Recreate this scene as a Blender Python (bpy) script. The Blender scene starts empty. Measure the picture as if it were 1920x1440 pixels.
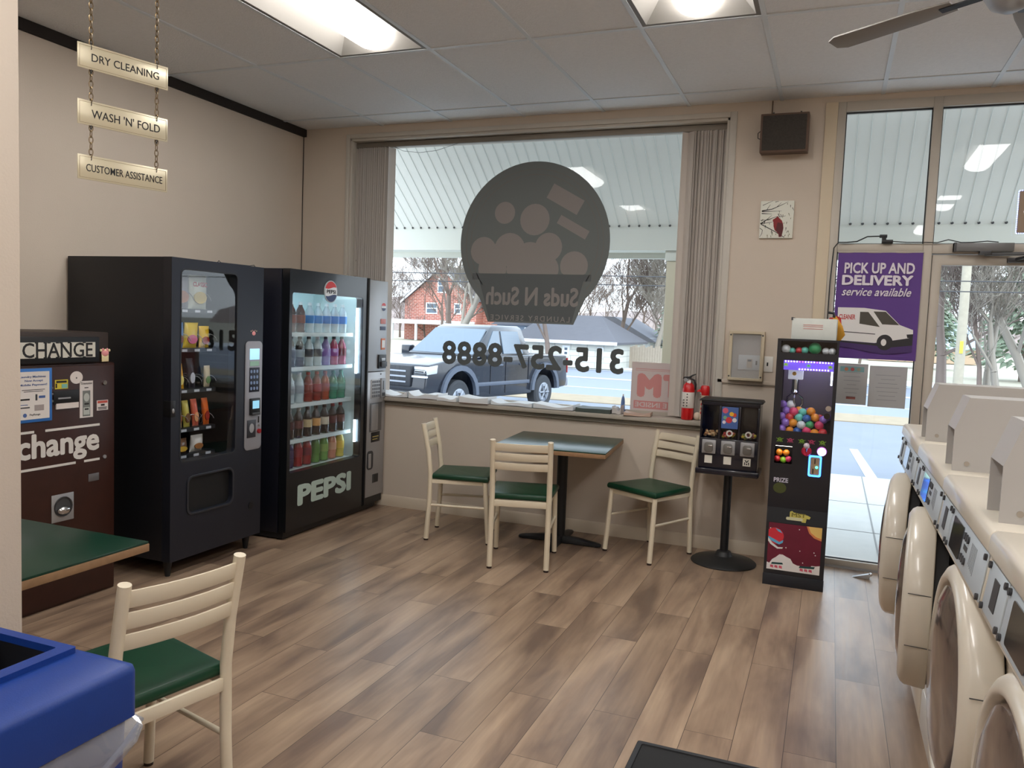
import bpy, bmesh, math, random
from mathutils import Vector, Matrix
random.seed(7)
PI = math.pi
S = bpy.context.scene
COL = S.collection

# ------------------------------------------------------------------ materials
def L(r, g, b):
    f = lambda c: (c/255/12.92) if c/255 <= .04045 else ((c/255+.055)/1.055)**2.4
    return (f(r), f(g), f(b), 1)
MATS = {}
def mat(name, rgb=(200, 200, 200), rough=.6, metal=0, emis=0, coat=0, noise=0, nscale=20, bump=0, bscale=80, alpha=1, spec=.5):
    if name in MATS: return MATS[name]
    m = bpy.data.materials.new(name); m.use_nodes = True
    nt = m.node_tree; b = nt.nodes['Principled BSDF']
    b.inputs['Base Color'].default_value = L(*rgb)
    b.inputs['Roughness'].default_value = rough
    b.inputs['Metallic'].default_value = metal
    b.inputs['Specular IOR Level'].default_value = spec
    if coat: b.inputs['Coat Weight'].default_value = coat; b.inputs['Coat Roughness'].default_value = .08
    if emis:
        b.inputs['Emission Color'].default_value = L(*rgb); b.inputs['Emission Strength'].default_value = emis
    if alpha < 1: b.inputs['Alpha'].default_value = alpha
    tc = None
    if noise or bump:
        tc = nt.nodes.new('ShaderNodeTexCoord')
    if noise:
        n = nt.nodes.new('ShaderNodeTexNoise'); n.inputs['Scale'].default_value = nscale; n.inputs['Detail'].default_value = 5
        nt.links.new(tc.outputs['Object'], n.inputs['Vector'])
        mx = nt.nodes.new('ShaderNodeMix'); mx.data_type = 'RGBA'
        c = L(*rgb); k = 1-noise; j = 1+noise
        mx.inputs[6].default_value = (c[0]*k, c[1]*k, c[2]*k, 1)
        mx.inputs[7].default_value = (min(1, c[0]*j), min(1, c[1]*j), min(1, c[2]*j), 1)
        nt.links.new(n.outputs['Fac'], mx.inputs[0]); nt.links.new(mx.outputs[2], b.inputs['Base Color'])
    if bump:
        n = nt.nodes.new('ShaderNodeTexNoise'); n.inputs['Scale'].default_value = bscale; n.inputs['Detail'].default_value = 3
        nt.links.new(tc.outputs['Object'], n.inputs['Vector'])
        bp = nt.nodes.new('ShaderNodeBump'); bp.inputs['Strength'].default_value = bump; bp.inputs['Distance'].default_value = .01
        nt.links.new(n.outputs['Fac'], bp.inputs['Height']); nt.links.new(bp.outputs['Normal'], b.inputs['Normal'])
    MATS[name] = m
    return m

def glassmat(name, tint=(1, 1, 1), ior=1.45, gloss=1.0, haze=0):
    m = bpy.data.materials.new(name); m.use_nodes = True
    nt = m.node_tree; nt.nodes.clear()
    o = nt.nodes.new('ShaderNodeOutputMaterial'); t = nt.nodes.new('ShaderNodeBsdfTransparent')
    t.inputs['Color'].default_value = (*tint, 1)
    g = nt.nodes.new('ShaderNodeBsdfGlossy'); g.inputs['Roughness'].default_value = .02
    g.inputs['Color'].default_value = (gloss, gloss, gloss, 1)
    fr = nt.nodes.new('ShaderNodeFresnel'); fr.inputs['IOR'].default_value = ior
    mx = nt.nodes.new('ShaderNodeMixShader')
    ge = nt.nodes.new('ShaderNodeNewGeometry'); sb = nt.nodes.new('ShaderNodeMath'); sb.operation = 'SUBTRACT'; sb.inputs[0].default_value = 1
    ml = nt.nodes.new('ShaderNodeMath'); ml.operation = 'MULTIPLY'
    nt.links.new(ge.outputs['Backfacing'], sb.inputs[1]); nt.links.new(sb.outputs[0], ml.inputs[0]); nt.links.new(fr.outputs[0], ml.inputs[1])
    nt.links.new(ml.outputs[0], mx.inputs[0]); nt.links.new(t.outputs[0], mx.inputs[1]); nt.links.new(g.outputs[0], mx.inputs[2])
    out = mx
    if haze:
        d = nt.nodes.new('ShaderNodeBsdfDiffuse'); d.inputs['Color'].default_value = (.8, .8, .8, 1)
        m2 = nt.nodes.new('ShaderNodeMixShader'); m2.inputs[0].default_value = haze
        nt.links.new(mx.outputs[0], m2.inputs[1]); nt.links.new(d.outputs[0], m2.inputs[2]); out = m2
    nt.links.new(out.outputs[0], o.inputs[0])
    MATS[name] = m
    return m
GLASS = glassmat('window_glass', (.975, .98, .975), 1.33)
MGLASS = glassmat('machine_glass', (.93, .95, .96), 1.5)
PLASTIC = glassmat('clear_plastic', (.88, .9, .93), 1.5, 1, .16)
LINER = glassmat('bin_liner_film', (.72, .76, .86), 1.5, 1, .16)

def wood_floor():
    m = bpy.data.materials.new('vinyl_plank'); m.use_nodes = True; nt = m.node_tree; N = nt.nodes; Lk = nt.links.new
    b = N['Principled BSDF']; tc = N.new('ShaderNodeTexCoord')
    mp = N.new('ShaderNodeMapping'); mp.inputs['Rotation'].default_value = (0, 0, PI/2); mp.inputs['Location'].default_value = (.13, .07, 0)
    Lk(tc.outputs['Object'], mp.inputs['Vector'])
    br = N.new('ShaderNodeTexBrick'); br.offset = .37; br.offset_frequency = 2
    br.inputs['Scale'].default_value = 1; br.inputs['Brick Width'].default_value = 1.22; br.inputs['Row Height'].default_value = .18
    br.inputs['Mortar Size'].default_value = .0012; br.inputs['Mortar Smooth'].default_value = .2
    br.inputs['Color1'].default_value = (0, 0, 0, 1); br.inputs['Color2'].default_value = (1, 1, 1, 1); br.inputs['Mortar'].default_value = (.5, .5, .5, 1)
    Lk(mp.outputs[0], br.inputs['Vector'])
    # offset the grain per plank
    sc = N.new('ShaderNodeVectorMath'); sc.operation = 'MULTIPLY_ADD'; sc.inputs[1].default_value = (3, 7, 5)
    Lk(br.outputs['Color'], sc.inputs[0]); Lk(tc.outputs['Object'], sc.inputs[2])
    m1 = N.new('ShaderNodeMapping'); m1.inputs['Scale'].default_value = (5.5, 1.0, 1); Lk(sc.outputs[0], m1.inputs['Vector'])
    n1 = N.new('ShaderNodeTexNoise'); n1.inputs['Scale'].default_value = 1.25; n1.inputs['Detail'].default_value = 4; n1.inputs['Distortion'].default_value = .35; Lk(m1.outputs[0], n1.inputs['Vector'])
    m2 = N.new('ShaderNodeMapping'); m2.inputs['Scale'].default_value = (60, 2.2, 1); Lk(sc.outputs[0], m2.inputs['Vector'])
    n2 = N.new('ShaderNodeTexNoise'); n2.inputs['Scale'].default_value = 1; n2.inputs['Detail'].default_value = 6; Lk(m2.outputs[0], n2.inputs['Vector'])
    r1 = N.new('ShaderNodeValToRGB'); e = r1.color_ramp.elements
    e[0].position = .33; e[0].color = L(116, 96, 82); e[1].position = .68; e[1].color = L(174, 150, 126)
    x = e.new(.5); x.color = L(152, 128, 107)
    Lk(n1.outputs['Fac'], r1.inputs[0])
    mx = N.new('ShaderNodeMix'); mx.data_type = 'RGBA'; mx.blend_type = 'OVERLAY'; mx.inputs[0].default_value = .24
    Lk(r1.outputs[0], mx.inputs[6]); Lk(n2.outputs['Fac'], mx.inputs[7])
    hs = N.new('ShaderNodeHueSaturation'); Lk(mx.outputs[2], hs.inputs['Color'])
    mr = N.new('ShaderNodeMapRange'); mr.inputs['To Min'].default_value = .94; mr.inputs['To Max'].default_value = 1.06
    Lk(br.outputs['Color'], mr.inputs[0]); Lk(mr.outputs[0], hs.inputs['Value'])
    m3 = N.new('ShaderNodeMix'); m3.data_type = 'RGBA'; m3.inputs[7].default_value = L(58, 44, 38)
    Lk(br.outputs['Fac'], m3.inputs[0]); Lk(hs.outputs[0], m3.inputs[6]); Lk(m3.outputs[2], b.inputs['Base Color'])
    rr = N.new('ShaderNodeMapRange'); rr.inputs['To Min'].default_value = .25; rr.inputs['To Max'].default_value = .40
    Lk(n2.outputs['Fac'], rr.inputs[0]); Lk(rr.outputs[0], b.inputs['Roughness'])
    bp = N.new('ShaderNodeBump'); bp.inputs['Strength'].default_value = .12; bp.inputs['Distance'].default_value = .004
    Lk(n2.outputs['Fac'], bp.inputs['Height']); Lk(bp.outputs[0], b.inputs['Normal'])
    return m
def brick_mat(name, c1, c2, mort, w, h, ms=.012):
    m = bpy.data.materials.new(name); m.use_nodes = True; nt = m.node_tree; N = nt.nodes
    b = N['Principled BSDF']; b.inputs['Roughness'].default_value = .9
    tc = N.new('ShaderNodeTexCoord'); mp = N.new('ShaderNodeMapping'); mp.inputs['Rotation'].default_value = (PI/2, 0, 0)
    br = N.new('ShaderNodeTexBrick'); br.inputs['Scale'].default_value = 1
    br.inputs['Brick Width'].default_value = w; br.inputs['Row Height'].default_value = h; br.inputs['Mortar Size'].default_value = ms
    br.inputs['Color1'].default_value = L(*c1); br.inputs['Color2'].default_value = L(*c2); br.inputs['Mortar'].default_value = L(*mort)
    nt.links.new(tc.outputs['Object'], mp.inputs[0]); nt.links.new(mp.outputs[0], br.inputs['Vector']); nt.links.new(br.outputs['Color'], b.inputs['Base Color'])
    MATS[name] = m; return m

M_WALL = mat('wall_paint', (204, 191, 176), .75, bump=.08, bscale=160, noise=.03, nscale=3)
M_CREAM = mat('cream_metal', (226, 214, 190), .42, noise=.03, nscale=8)
M_TRIMW = mat('casing_paint', (196, 190, 180), .6)
M_SEAT = mat('green_vinyl', (6, 60, 38), .38, spec=.5)
M_BLACK = mat('black_metal', (20, 21, 24), .45)
M_GAP = mat('dark_gap', (38, 32, 28), .9)
M_MACH = mat('machine_black', (27, 30, 40), .42, noise=.12, nscale=3)
M_MACHS = mat('machine_side_black', (17, 19, 26), .5)
M_CAV = mat('cavity_black', (12, 12, 14), .6)
M_SILVER = mat('brushed_silver', (168, 168, 170), .42, metal=.45)
M_CHROME = mat('chrome', (210, 210, 212), .18, metal=1)
M_ALU = mat('storefront_aluminium', (184, 176, 164), .5, metal=.2)
M_WHITE = mat('white_paper', (232, 232, 230), .7)
M_CARD = mat('white_enamel', (228, 226, 220), .45)
M_WASH = mat('washer_enamel', (214, 206, 191), .3, coat=.3)
M_INK = mat('black_ink', (28, 26, 26), .6)
M_GREENLAM = mat('green_laminate', (7, 52, 37), .3, noise=.08, nscale=30)
M_WOODEDGE = mat('wood_edge', (150, 116, 84), .55, noise=.25, nscale=40)
M_BLIND = mat('blind_vane', (198, 190, 182), .7)
M_RED = mat('signal_red', (200, 24, 28), .3, coat=.3)
M_DGREY = mat('dark_grey', (62, 62, 64), .5)

# ------------------------------------------------------------------ mesh builder
def rrect(x0, x1, z0, z1, r, n=5):
    P = []
    for cx, cz, a in ((x1-r, z1-r, 0), (x0+r, z1-r, PI/2), (x0+r, z0+r, PI), (x1-r, z0+r, 1.5*PI)):
        for i in range(n+1):
            t = a+PI/2*i/n; P.append((cx+r*math.cos(t), cz+r*math.sin(t)))
    return P
def circ(cx, cz, r, n=24, rz=None):
    rz = rz or r
    return [(cx+r*math.cos(2*PI*i/n), cz+rz*math.sin(2*PI*i/n)) for i in range(n)]
def lift(p, plane, a):
    if plane == 'xz': return (p[0], a, p[1])
    if plane == 'xy': return (p[0], p[1], a)
    return (a, p[0], p[1])
class MB:
    def __init__(s): s.v = []; s.f = []; s.mi = []; s.ml = []
    def m(s, mt):
        if mt not in s.ml: s.ml.append(mt)
        return s.ml.index(mt)
    def add(s, vs, fs, mt):
        o = len(s.v); s.v += [tuple(p) for p in vs]; k = s.m(mt)
        for f in fs: s.f.append([i+o for i in f]); s.mi.append(k)
        return s
    def box(s, x0, x1, y0, y1, z0, z1, mt, M=None):
        vs = [Vector((x, y, z)) for z in (z0, z1) for y in (y0, y1) for x in (x0, x1)]
        if M: vs = [M@p for p in vs]
        return s.add(vs, [(0, 2, 3, 1), (4, 5, 7, 6), (0, 1, 5, 4), (2, 6, 7, 3), (0, 4, 6, 2), (1, 3, 7, 5)], mt)
    def prism(s, pts, plane, a, b, mt, M=None):
        n = len(pts); vs = [Vector(lift(p, plane, a)) for p in pts]+[Vector(lift(p, plane, b)) for p in pts]
        if M: vs = [M@p for p in vs]
        fs = [tuple(range(n)), tuple(range(2*n-1, n-1, -1))]+[(i, (i+1) % n, n+(i+1) % n, n+i) for i in range(n)]
        return s.add(vs, fs, mt)
    def ring(s, outer, inner, plane, a, b, mt):
        n = len(outer); vs = [lift(p, plane, a) for p in outer]+[lift(p, plane, a) for p in inner]+[lift(p, plane, b) for p in outer]+[lift(p, plane, b) for p in inner]
        fs = []
        for i in range(n):
            j = (i+1) % n
            fs += [(i, j, n+j, n+i), (2*n+i, 3*n+i, 3*n+j, 2*n+j), (i, 2*n+i, 2*n+j, j), (n+i, n+j, 3*n+j, 3*n+i)]
        return s.add(vs, fs, mt)
    def loft(s, rings, mt, cap=True):
        n = len(rings[0]); vs = [p for r in rings for p in r]; fs = []
        for k in range(len(rings)-1):
            for i in range(n):
                j = (i+1) % n; fs.append((k*n+i, k*n+j, (k+1)*n+j, (k+1)*n+i))
        if cap: fs += [tuple(range(n-1, -1, -1)), tuple((len(rings)-1)*n+i for i in range(n))]
        return s.add(vs, fs, mt)
    def cyl(s, p, q, r, mt, r2=None, n=16):
        p = Vector(p); q = Vector(q); r2 = r if r2 is None else r2
        d = (q-p).normalized(); u = d.orthogonal().normalized(); w = d.cross(u)
        R = [[c+(u*math.cos(2*PI*i/n)+w*math.sin(2*PI*i/n))*k for i in range(n)] for c, k in ((p, r), (q, r2))]
        return s.loft(R, mt)
    def tube(s, pts, r, mt, n=8):
        pts = [Vector(p) for p in pts]; rad = r if isinstance(r, (list, tuple)) else [r]*len(pts); R = []; u = None
        for i, p in enumerate(pts):
            d = (pts[min(i+1, len(pts)-1)]-pts[max(i-1, 0)]).normalized()
            u = (u-d*u.dot(d)).normalized() if u is not None and (u-d*u.dot(d)).length > 1e-4 else d.orthogonal().normalized()
            w = d.cross(u); R.append([p+(u*math.cos(2*PI*k/n)+w*math.sin(2*PI*k/n))*rad[i] for k in range(n)])
        return s.loft(R, mt)
    def lathe(s, prof, c, mt, n=20, M=None):
        R = []
        for r, z in prof:
            R.append([Vector((c[0]+r*math.cos(2*PI*i/n), c[1]+r*math.sin(2*PI*i/n), c[2]+z)) for i in range(n)])
        if M: R = [[M@p for p in q] for q in R]
        return s.loft(R, mt)
    def ball(s, c, r, mt, nu=12, nv=8):
        if not isinstance(r, tuple): r = (r, r, r)
        R = []
        for j in range(nv+1):
            a = -PI/2+PI*j/nv; k = max(math.cos(a), .02)
            R.append([(c[0]+r[0]*k*math.cos(2*PI*i/nu), c[1]+r[1]*k*math.sin(2*PI*i/nu), c[2]+r[2]*math.sin(a)) for i in range(nu)])
        return s.loft(R, mt)
    def build(s, name, parent=None, bevel=0, seg=2, smooth=True, ang=38):
        me = bpy.data.meshes.new(name); me.from_pydata(s.v, [], s.f)
        for mt in s.ml: me.materials.append(mt)
        me.polygons.foreach_set('material_index', s.mi)
        bm = bmesh.new(); bm.from_mesh(me)
        bmesh.ops.recalc_face_normals(bm, faces=bm.faces)
        if bevel:
            es = [e for e in bm.edges if len(e.link_faces) == 2 and e.calc_face_angle(0) > math.radians(30)]
            bmesh.ops.bevel(bm, geom=es, offset=bevel, segments=seg, profile=.5, affect='EDGES', clamp_overlap=True)
        bm.to_mesh(me); bm.free()
        if smooth:
            me.polygons.foreach_set('use_smooth', [True]*len(me.polygons)); me.set_sharp_from_angle(angle=math.radians(ang))
        me.update()
        o = bpy.data.objects.new(name, me); COL.objects.link(o)
        if parent: o.parent = parent
        return o
def tag(o, label, cat, group=None):
    o['label'] = label; o['category'] = cat
    if group: o['group'] = group
    return o
def thing(name, label, cat, loc=(0, 0, 0), rz=0, group=None):
    o = bpy.data.objects.new(name, None); COL.objects.link(o); o.empty_display_size = .1
    o.location = loc; o.rotation_euler = (0, 0, rz)
    return tag(o, label, cat, group)
def struct(o):
    o['kind'] = 'structure'; return o
def one(name, mb, label, cat, loc=(0, 0, 0), rz=0, group=None, bevel=0, **k):
    o = mb.build(name, None, bevel, **k); o.location = loc; o.rotation_euler = (0, 0, rz)
    return tag(o, label, cat, group)
def copytree(o, parent=None):
    c = o.copy(); COL.objects.link(c)
    if parent: c.parent = parent
    for ch in list(o.children): copytree(ch, c)
    return c

def text(s, mt, x0, x1, z0, z1, y, parent=None, bold=0, mirror=False, shear=0, ext=.0008, name='lettering', M=None, spacing=1, rot=0):
    """lettering filling the box x0..x1, z0..z1, standing in the plane y, read from -Y"""
    cu = bpy.data.curves.new('t', 'FONT'); cu.body = s; cu.size = 1; cu.offset = bold if bold <= .02 else 0; cu.shear = shear; cu.space_character = spacing
    cu.extrude = 0; cu.resolution_u = 3; cu.align_x = 'LEFT'
    ob = bpy.data.objects.new('t', cu); COL.objects.link(ob)
    bpy.context.view_layer.update()
    me = bpy.data.meshes.new_from_object(ob.evaluated_get(bpy.context.evaluated_depsgraph_get()))
    bpy.data.objects.remove(ob); bpy.data.curves.remove(cu)
    xs = [v.co.x for v in me.vertices]; ys = [v.co.y for v in me.vertices]
    a, b, c, d = min(xs), max(xs), min(ys), max(ys)
    bm = bmesh.new(); bm.from_mesh(me)
    r = bmesh.ops.extrude_face_region(bm, geom=bm.faces[:])
    for v in r['geom']:
        if isinstance(v, bmesh.types.BMVert): v.co.z = -1
    if bold > .02:
        base = bm.copy() if False else None
        src = bmesh.new(); tmp = bpy.data.meshes.new('t2'); bm.to_mesh(tmp); bm.clear()
        for q in range(8):
            dx, dy = bold*math.cos(q*PI/4), bold*math.sin(q*PI/4); n0 = len(bm.verts); bm.from_mesh(tmp); bm.verts.ensure_lookup_table()
            for v in bm.verts[n0:]: v.co.x += dx; v.co.y += dy; v.co.z += (-.03*q if v.co.z < -.5 else 0)
        src.free(); bpy.data.meshes.remove(tmp)
        a -= bold; b += bold; c -= bold; d += bold
    for v in bm.verts:
        u = (v.co.x-a)/(b-a); w = (v.co.y-c)/(d-c)
        if mirror: u = 1-u
        p = Vector((x0+u*(x1-x0), y-(ext*-v.co.z if v.co.z < -.5 else 0), z0+w*(z1-z0)))
        if rot:
            cx, cz = (x0+x1)/2, (z0+z1)/2
            p = Vector((cx+(p.x-cx)*math.cos(rot)-(p.z-cz)*math.sin(rot), p.y, cz+(p.x-cx)*math.sin(rot)+(p.z-cz)*math.cos(rot)))
        v.co = M@p if M else p
    bmesh.ops.recalc_face_normals(bm, faces=bm.faces)
    bm.to_mesh(me); bm.free()
    me.polygons.foreach_set('use_smooth', [False]*len(me.polygons))
    me.materials.clear(); me.materials.append(mt); me.name = name
    o = bpy.data.objects.new(name, me); COL.objects.link(o)
    if parent: o.parent = parent
    return o

# ================================================================== ROOM
XL, XR, YB, YF, ZC = -4.2, 2.6, -3.0, 5.68, 3.07
struct(MB().box(XL-.1, XR+.1, YB-.1, YF+.12, -.12, 0, wood_floor()).build('floor', smooth=False))
M_TILE = mat('ceiling_tile', (228, 228, 228), .9, noise=.06, nscale=45, bump=.35, bscale=120)
# ceiling slab with holes for the recessed fixtures
GX = [-4.2]+[-3.445+.608*i for i in range(10)]+[2.6]
GY = [-3.0, -1.92, -.70, .51, 1.73, 2.95, 4.17, 5.385, 5.68]
FIX = [(2, 5), (5, 5), (2, 3), (5, 3), (8, 5), (8, 3), (2, 1), (5, 1), (8, 1)]   # grid cells holding a light
mb = MB()
for i in range(len(GX)-1):
    for j in range(len(GY)-1):
        if (i, j) in FIX: continue
        mb.box(GX[i], GX[i+1], GY[j], GY[j+1], ZC, ZC+.02, M_TILE)
mb.box(XL, XR, YB, YF, ZC+.16, ZC+.2, M_TILE)
struct(mb.build('ceiling', smooth=False))
M_GRID = mat('grid_bar', (214, 220, 224), .45)
mb = MB()
for x in GX[1:-1]: mb.box(x-.012, x+.012, YB, YF, ZC-.006, ZC+.004, M_GRID)
for y in GY[1:-1]: mb.box(XL, XR, y-.012, y+.012, ZC-.0062, ZC+.0038, M_GRID)
struct(mb.build('trim_1', smooth=False))
struct(MB().box(XL-.12, XL, YB-.1, YF+.12, 0, ZC, M_WALL).build('wall_left', smooth=False))
struct(MB().box(XR, XR+.12, YB-.1, YF+.12, 0, ZC, M_WALL).build('wall_right', smooth=False))
struct(MB().box(XL, XR, YB-.12, YB, 0, ZC, M_WALL).build('wall_back', smooth=False))
struct(MB().box(XL, XL+.03, YB, YF, ZC-.06, ZC, M_GAP).build('trim_2', smooth=False))
WX0, WX1, WZ0, WZ1 = -3.74, -.73, .86, 2.975
DX0 = -.055
mb = MB()
mb.box(XL, WX0, YF, YF+.27, 0, ZC, M_WALL).box(WX0, WX1, YF, YF+.27, 0, WZ0, M_WALL).box(WX0, WX1, YF, YF+.27, WZ1, ZC, M_WALL)
mb.box(WX1, DX0-.05, YF, YF+.27, 0, ZC, M_WALL).box(DX0-.05, 1.62, YF, YF+.12, 3.03, ZC, M_WALL).box(1.62, XR, YF, YF+.27, 0, ZC, M_WALL)
struct(mb.build('wall_front', smooth=False))
# near partition
struct(MB().box(XL, -1.733, 1.18, 1.30, 0, ZC, M_WALL).build('wall_near', bevel=.004))
# trims
mb = MB()
mb.box(WX0-.035, WX0, YF-.012, YF, WZ0, WZ1+.035, M_TRIMW).box(WX1, WX1+.045, YF-.012, YF, WZ0, WZ1+.035, M_TRIMW).box(WX0, WX1, YF-.012, YF, WZ1, WZ1+.035, M_TRIMW)
mb.box(WX0, WX0+.02, YF, YF+.15, WZ0, WZ1, M_TRIMW).box(WX1-.02, WX1, YF, YF+.15, WZ0, WZ1, M_TRIMW).box(WX0, WX1, YF, YF+.15, WZ1-.02, WZ1, M_TRIMW)
struct(mb.build('trim_3', bevel=.003))
M_SILL = mat('sill_paint', (176, 168, 156), .5)
mb = MB().box(WX0-.03, WX1+.03, YF-.05, YF+.16, .868, .9, M_SILL).box(WX0-.03, WX1+.03, YF-.025, YF, .835, .868, mat('sill_apron', (120, 112, 100), .6))
struct(mb.build('window_sill', bevel=.005)); bpy.data.objects['window_sill'].name = 'trim_4'
M_BASEB = mat('baseboard_paint', (206, 192, 172), .5)
struct(MB().prism([(YF, 0), (YF-.012, 0), (YF-.012, .075), (YF-.004, .09), (YF, .09)], 'yz', XL, DX0-.06, M_BASEB).build('baseboard_front'))
struct(MB().prism([(XL, 0), (XL+.012, 0), (XL+.012, .075), (XL+.004, .09), (XL, .09)], 'xz', 1.3, YF-.02, M_BASEB).build('baseboard_left'))
# seam moulding beside the window
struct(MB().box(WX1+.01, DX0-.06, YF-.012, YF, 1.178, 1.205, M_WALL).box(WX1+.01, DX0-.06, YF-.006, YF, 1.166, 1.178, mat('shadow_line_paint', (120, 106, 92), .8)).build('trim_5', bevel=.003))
struct(MB().box(DX0-.075, DX0, YF-.014, YF+.0, 0, 3.03, mat('jamb_cream', (208, 192, 166), .55)).build('trim_6', bevel=.003))
struct(MB().box(XL+.002, XL+.006, YF-.006, YF-.002, 0, 3.01, M_GAP).build('trim_7', smooth=False))

# storefront frames
mb = MB(); yA, yB = YF-.01, YF+.085
JL, M0, M1, RX = DX0, .497, .548, 1.56
mb.box(JL, JL+.05, yA, yB, 0, 3.03, M_ALU)
mb.box(M0, M1, yA, yB, 0, 3.03, M_ALU).box(RX, RX+.06, yA, yB, 0, 3.03, M_ALU)
mb.box(JL+.05, M0, yA+.001, yB-.001, 2.968, 3.03, M_ALU).box(M1, RX, yA+.001, yB-.001, 2.968, 3.03, M_ALU)
mb.box(JL+.05, M0, yA+.001, yB-.001, 2.075, 2.125, M_ALU).box(M1, RX, yA+.001, yB-.001, 2.065, 2.125, M_ALU)
mb.box(JL+.05, M0, yA+.001, yB-.001, 0, .05, M_ALU)
struct(mb.build('trim_8', bevel=.003))
for n, (a, b, c, d) in enumerate(((JL+.05, M0, .05, 2.075), (JL+.05, M0, 2.125, 2.968), (M1, RX, 2.125, 2.968)), 2):
    r = MB().box(a, b, YF+.035, YF+.041, c, d, GLASS).build('window_%d' % n, smooth=False); struct(r)
    fr = mat('gasket', (40, 42, 46), .6)
    g = MB().ring([(b, d), (a, d), (a, c), (b, c)], [(b-.006, d-.008), (a+.006, d-.008), (a+.006, c+.006), (b-.006, c+.006)], 'xz', YF+.02, YF+.034, fr).build('window_gasket', r, smooth=False)
# main window
r = MB().box(WX0+.02, WX1-.02, YF+.17, YF+.176, .9, WZ1-.02, GLASS).build('window_1', smooth=False); struct(r)
MB().ring([(WX1-.02, WZ1-.02), (WX0+.02, WZ1-.02), (WX0+.02, .9), (WX1-.02, .9)], [(WX1-.05, WZ1-.05), (WX0+.05, WZ1-.05), (WX0+.05, .925), (WX1-.05, .925)], 'xz', YF+.155, YF+.195, M_ALU).build('window_frame', r, smooth=False)
# door
d = MB().ring([(RX-.005, 2.06), (M1+.005, 2.06), (M1+.005, .012), (RX-.005, .012)], [(RX-.075, 1.995), (M1+.06, 1.995), (M1+.06, .2), (RX-.075, .2)], 'xz', YF+.01, YF+.055, M_ALU).build('door_1', bevel=.003); struct(d)
MB().box(M1+.06, RX-.075, YF+.03, YF+.036, .2, 1.995, GLASS).build('glass', d, smooth=False)
MB().tube([(1.42, YF-.05, .8), (1.42, YF-.05, 1.3)], .012, M_ALU).box(1.41, 1.43, YF-.05, YF+.01, .82, .85, M_ALU).box(1.41, 1.43, YF-.05, YF+.01, 1.25, 1.28, M_ALU).build('door_handle', d)
cl = mat('closer_grey', (112, 112, 112), .45, metal=.3)
MB().box(.66, .98, YF-.07, YF-.011, 2.075, 2.125, cl).box(.66, .675, YF-.072, YF-.009, 2.072, 2.128, M_DGREY).box(.80, .86, YF-.08, YF-.02, 2.055, 2.075, M_DGREY)\
    .tube([(.83, YF-.05, 2.058), (1.1, YF-.16, 2.052), (1.0, YF-.02, 2.03)], .011, M_DGREY).box(.96, 1.06, YF-.03, YF+.01, 2.012, 2.04, M_DGREY).build('door_closer', d, bevel=.002)
struct(MB().box(JL+.05, RX, YF-.03, YF+.1, 0, .012, mat('threshold_metal', (170, 172, 176), .4, metal=.6)).build('trim_9', smooth=False))

# ------------------------------------------------------------------ ceiling lights
M_REFL = mat('troffer_white', (120, 116, 110), .6)
M_LAMP = mat('lamp_diffuser', (252, 250, 248), .5, emis=21)
def fixture(i, j, label):
    x0, x1, y0, y1 = GX[i], GX[i+1], GY[j], GY[j+1]; cx, cy = (x0+x1)/2, (y0+y1)/2
    t = thing('ceiling_light', label, 'ceiling light', (cx, cy, ZC), 0, 'recessed ceiling lights')
    a, b = (x1-x0)/2, (y1-y0)/2; o = .014
    R = lambda ex, ey, z: [(-ex, -ey, z), (ex, -ey, z), (ex, ey, z), (-ex, ey, z)]
    MB().loft([R(a-.012, b-.012, -.004), R(a-.035, b-.035, -.004), R(a-.12, b-.13, .085), R(0.02, 0.02, .09)], M_REFL, cap=False).build('reflector', t, smooth=False)
    n = 12; rings = []
    for y, k in ((-b+.045, .25), (-b+.052, .62), (-b+.075, .88), (-b+.11, 1), (b-.11, 1), (b-.075, .88), (b-.052, .62), (b-.045, .25)):
        rings.append([(.105*k*math.cos(PI*q/n), y, .045-.058*k*math.sin(PI*q/n)) for q in range(n+1)]+[(-.105*k*.9, y, .06), (.105*k*.9, y, .06)])
    MB().loft(rings, M_LAMP).build('lamp_diffuser', t)
    return t
fixture(2, 5, 'long lit fluorescent ceiling light nearest the left wall, at the top of the photo')
fixture(5, 5, 'lit fluorescent ceiling light near the ceiling fan, its rounded end showing')
for n, (i, j) in enumerate(FIX[2:]):  # fixtures outside the view, added to brighten the room
    fixture(i, j, ['added unseen ceiling light over the near partition', 'added unseen ceiling light directly above the viewer', 'added unseen ceiling light above the washers by the door', 'added unseen ceiling light above the near washers', 'added unseen ceiling light behind the viewer on the left', 'added unseen ceiling light behind the viewer in the middle', 'added unseen ceiling light behind the viewer on the right'][n])

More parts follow.
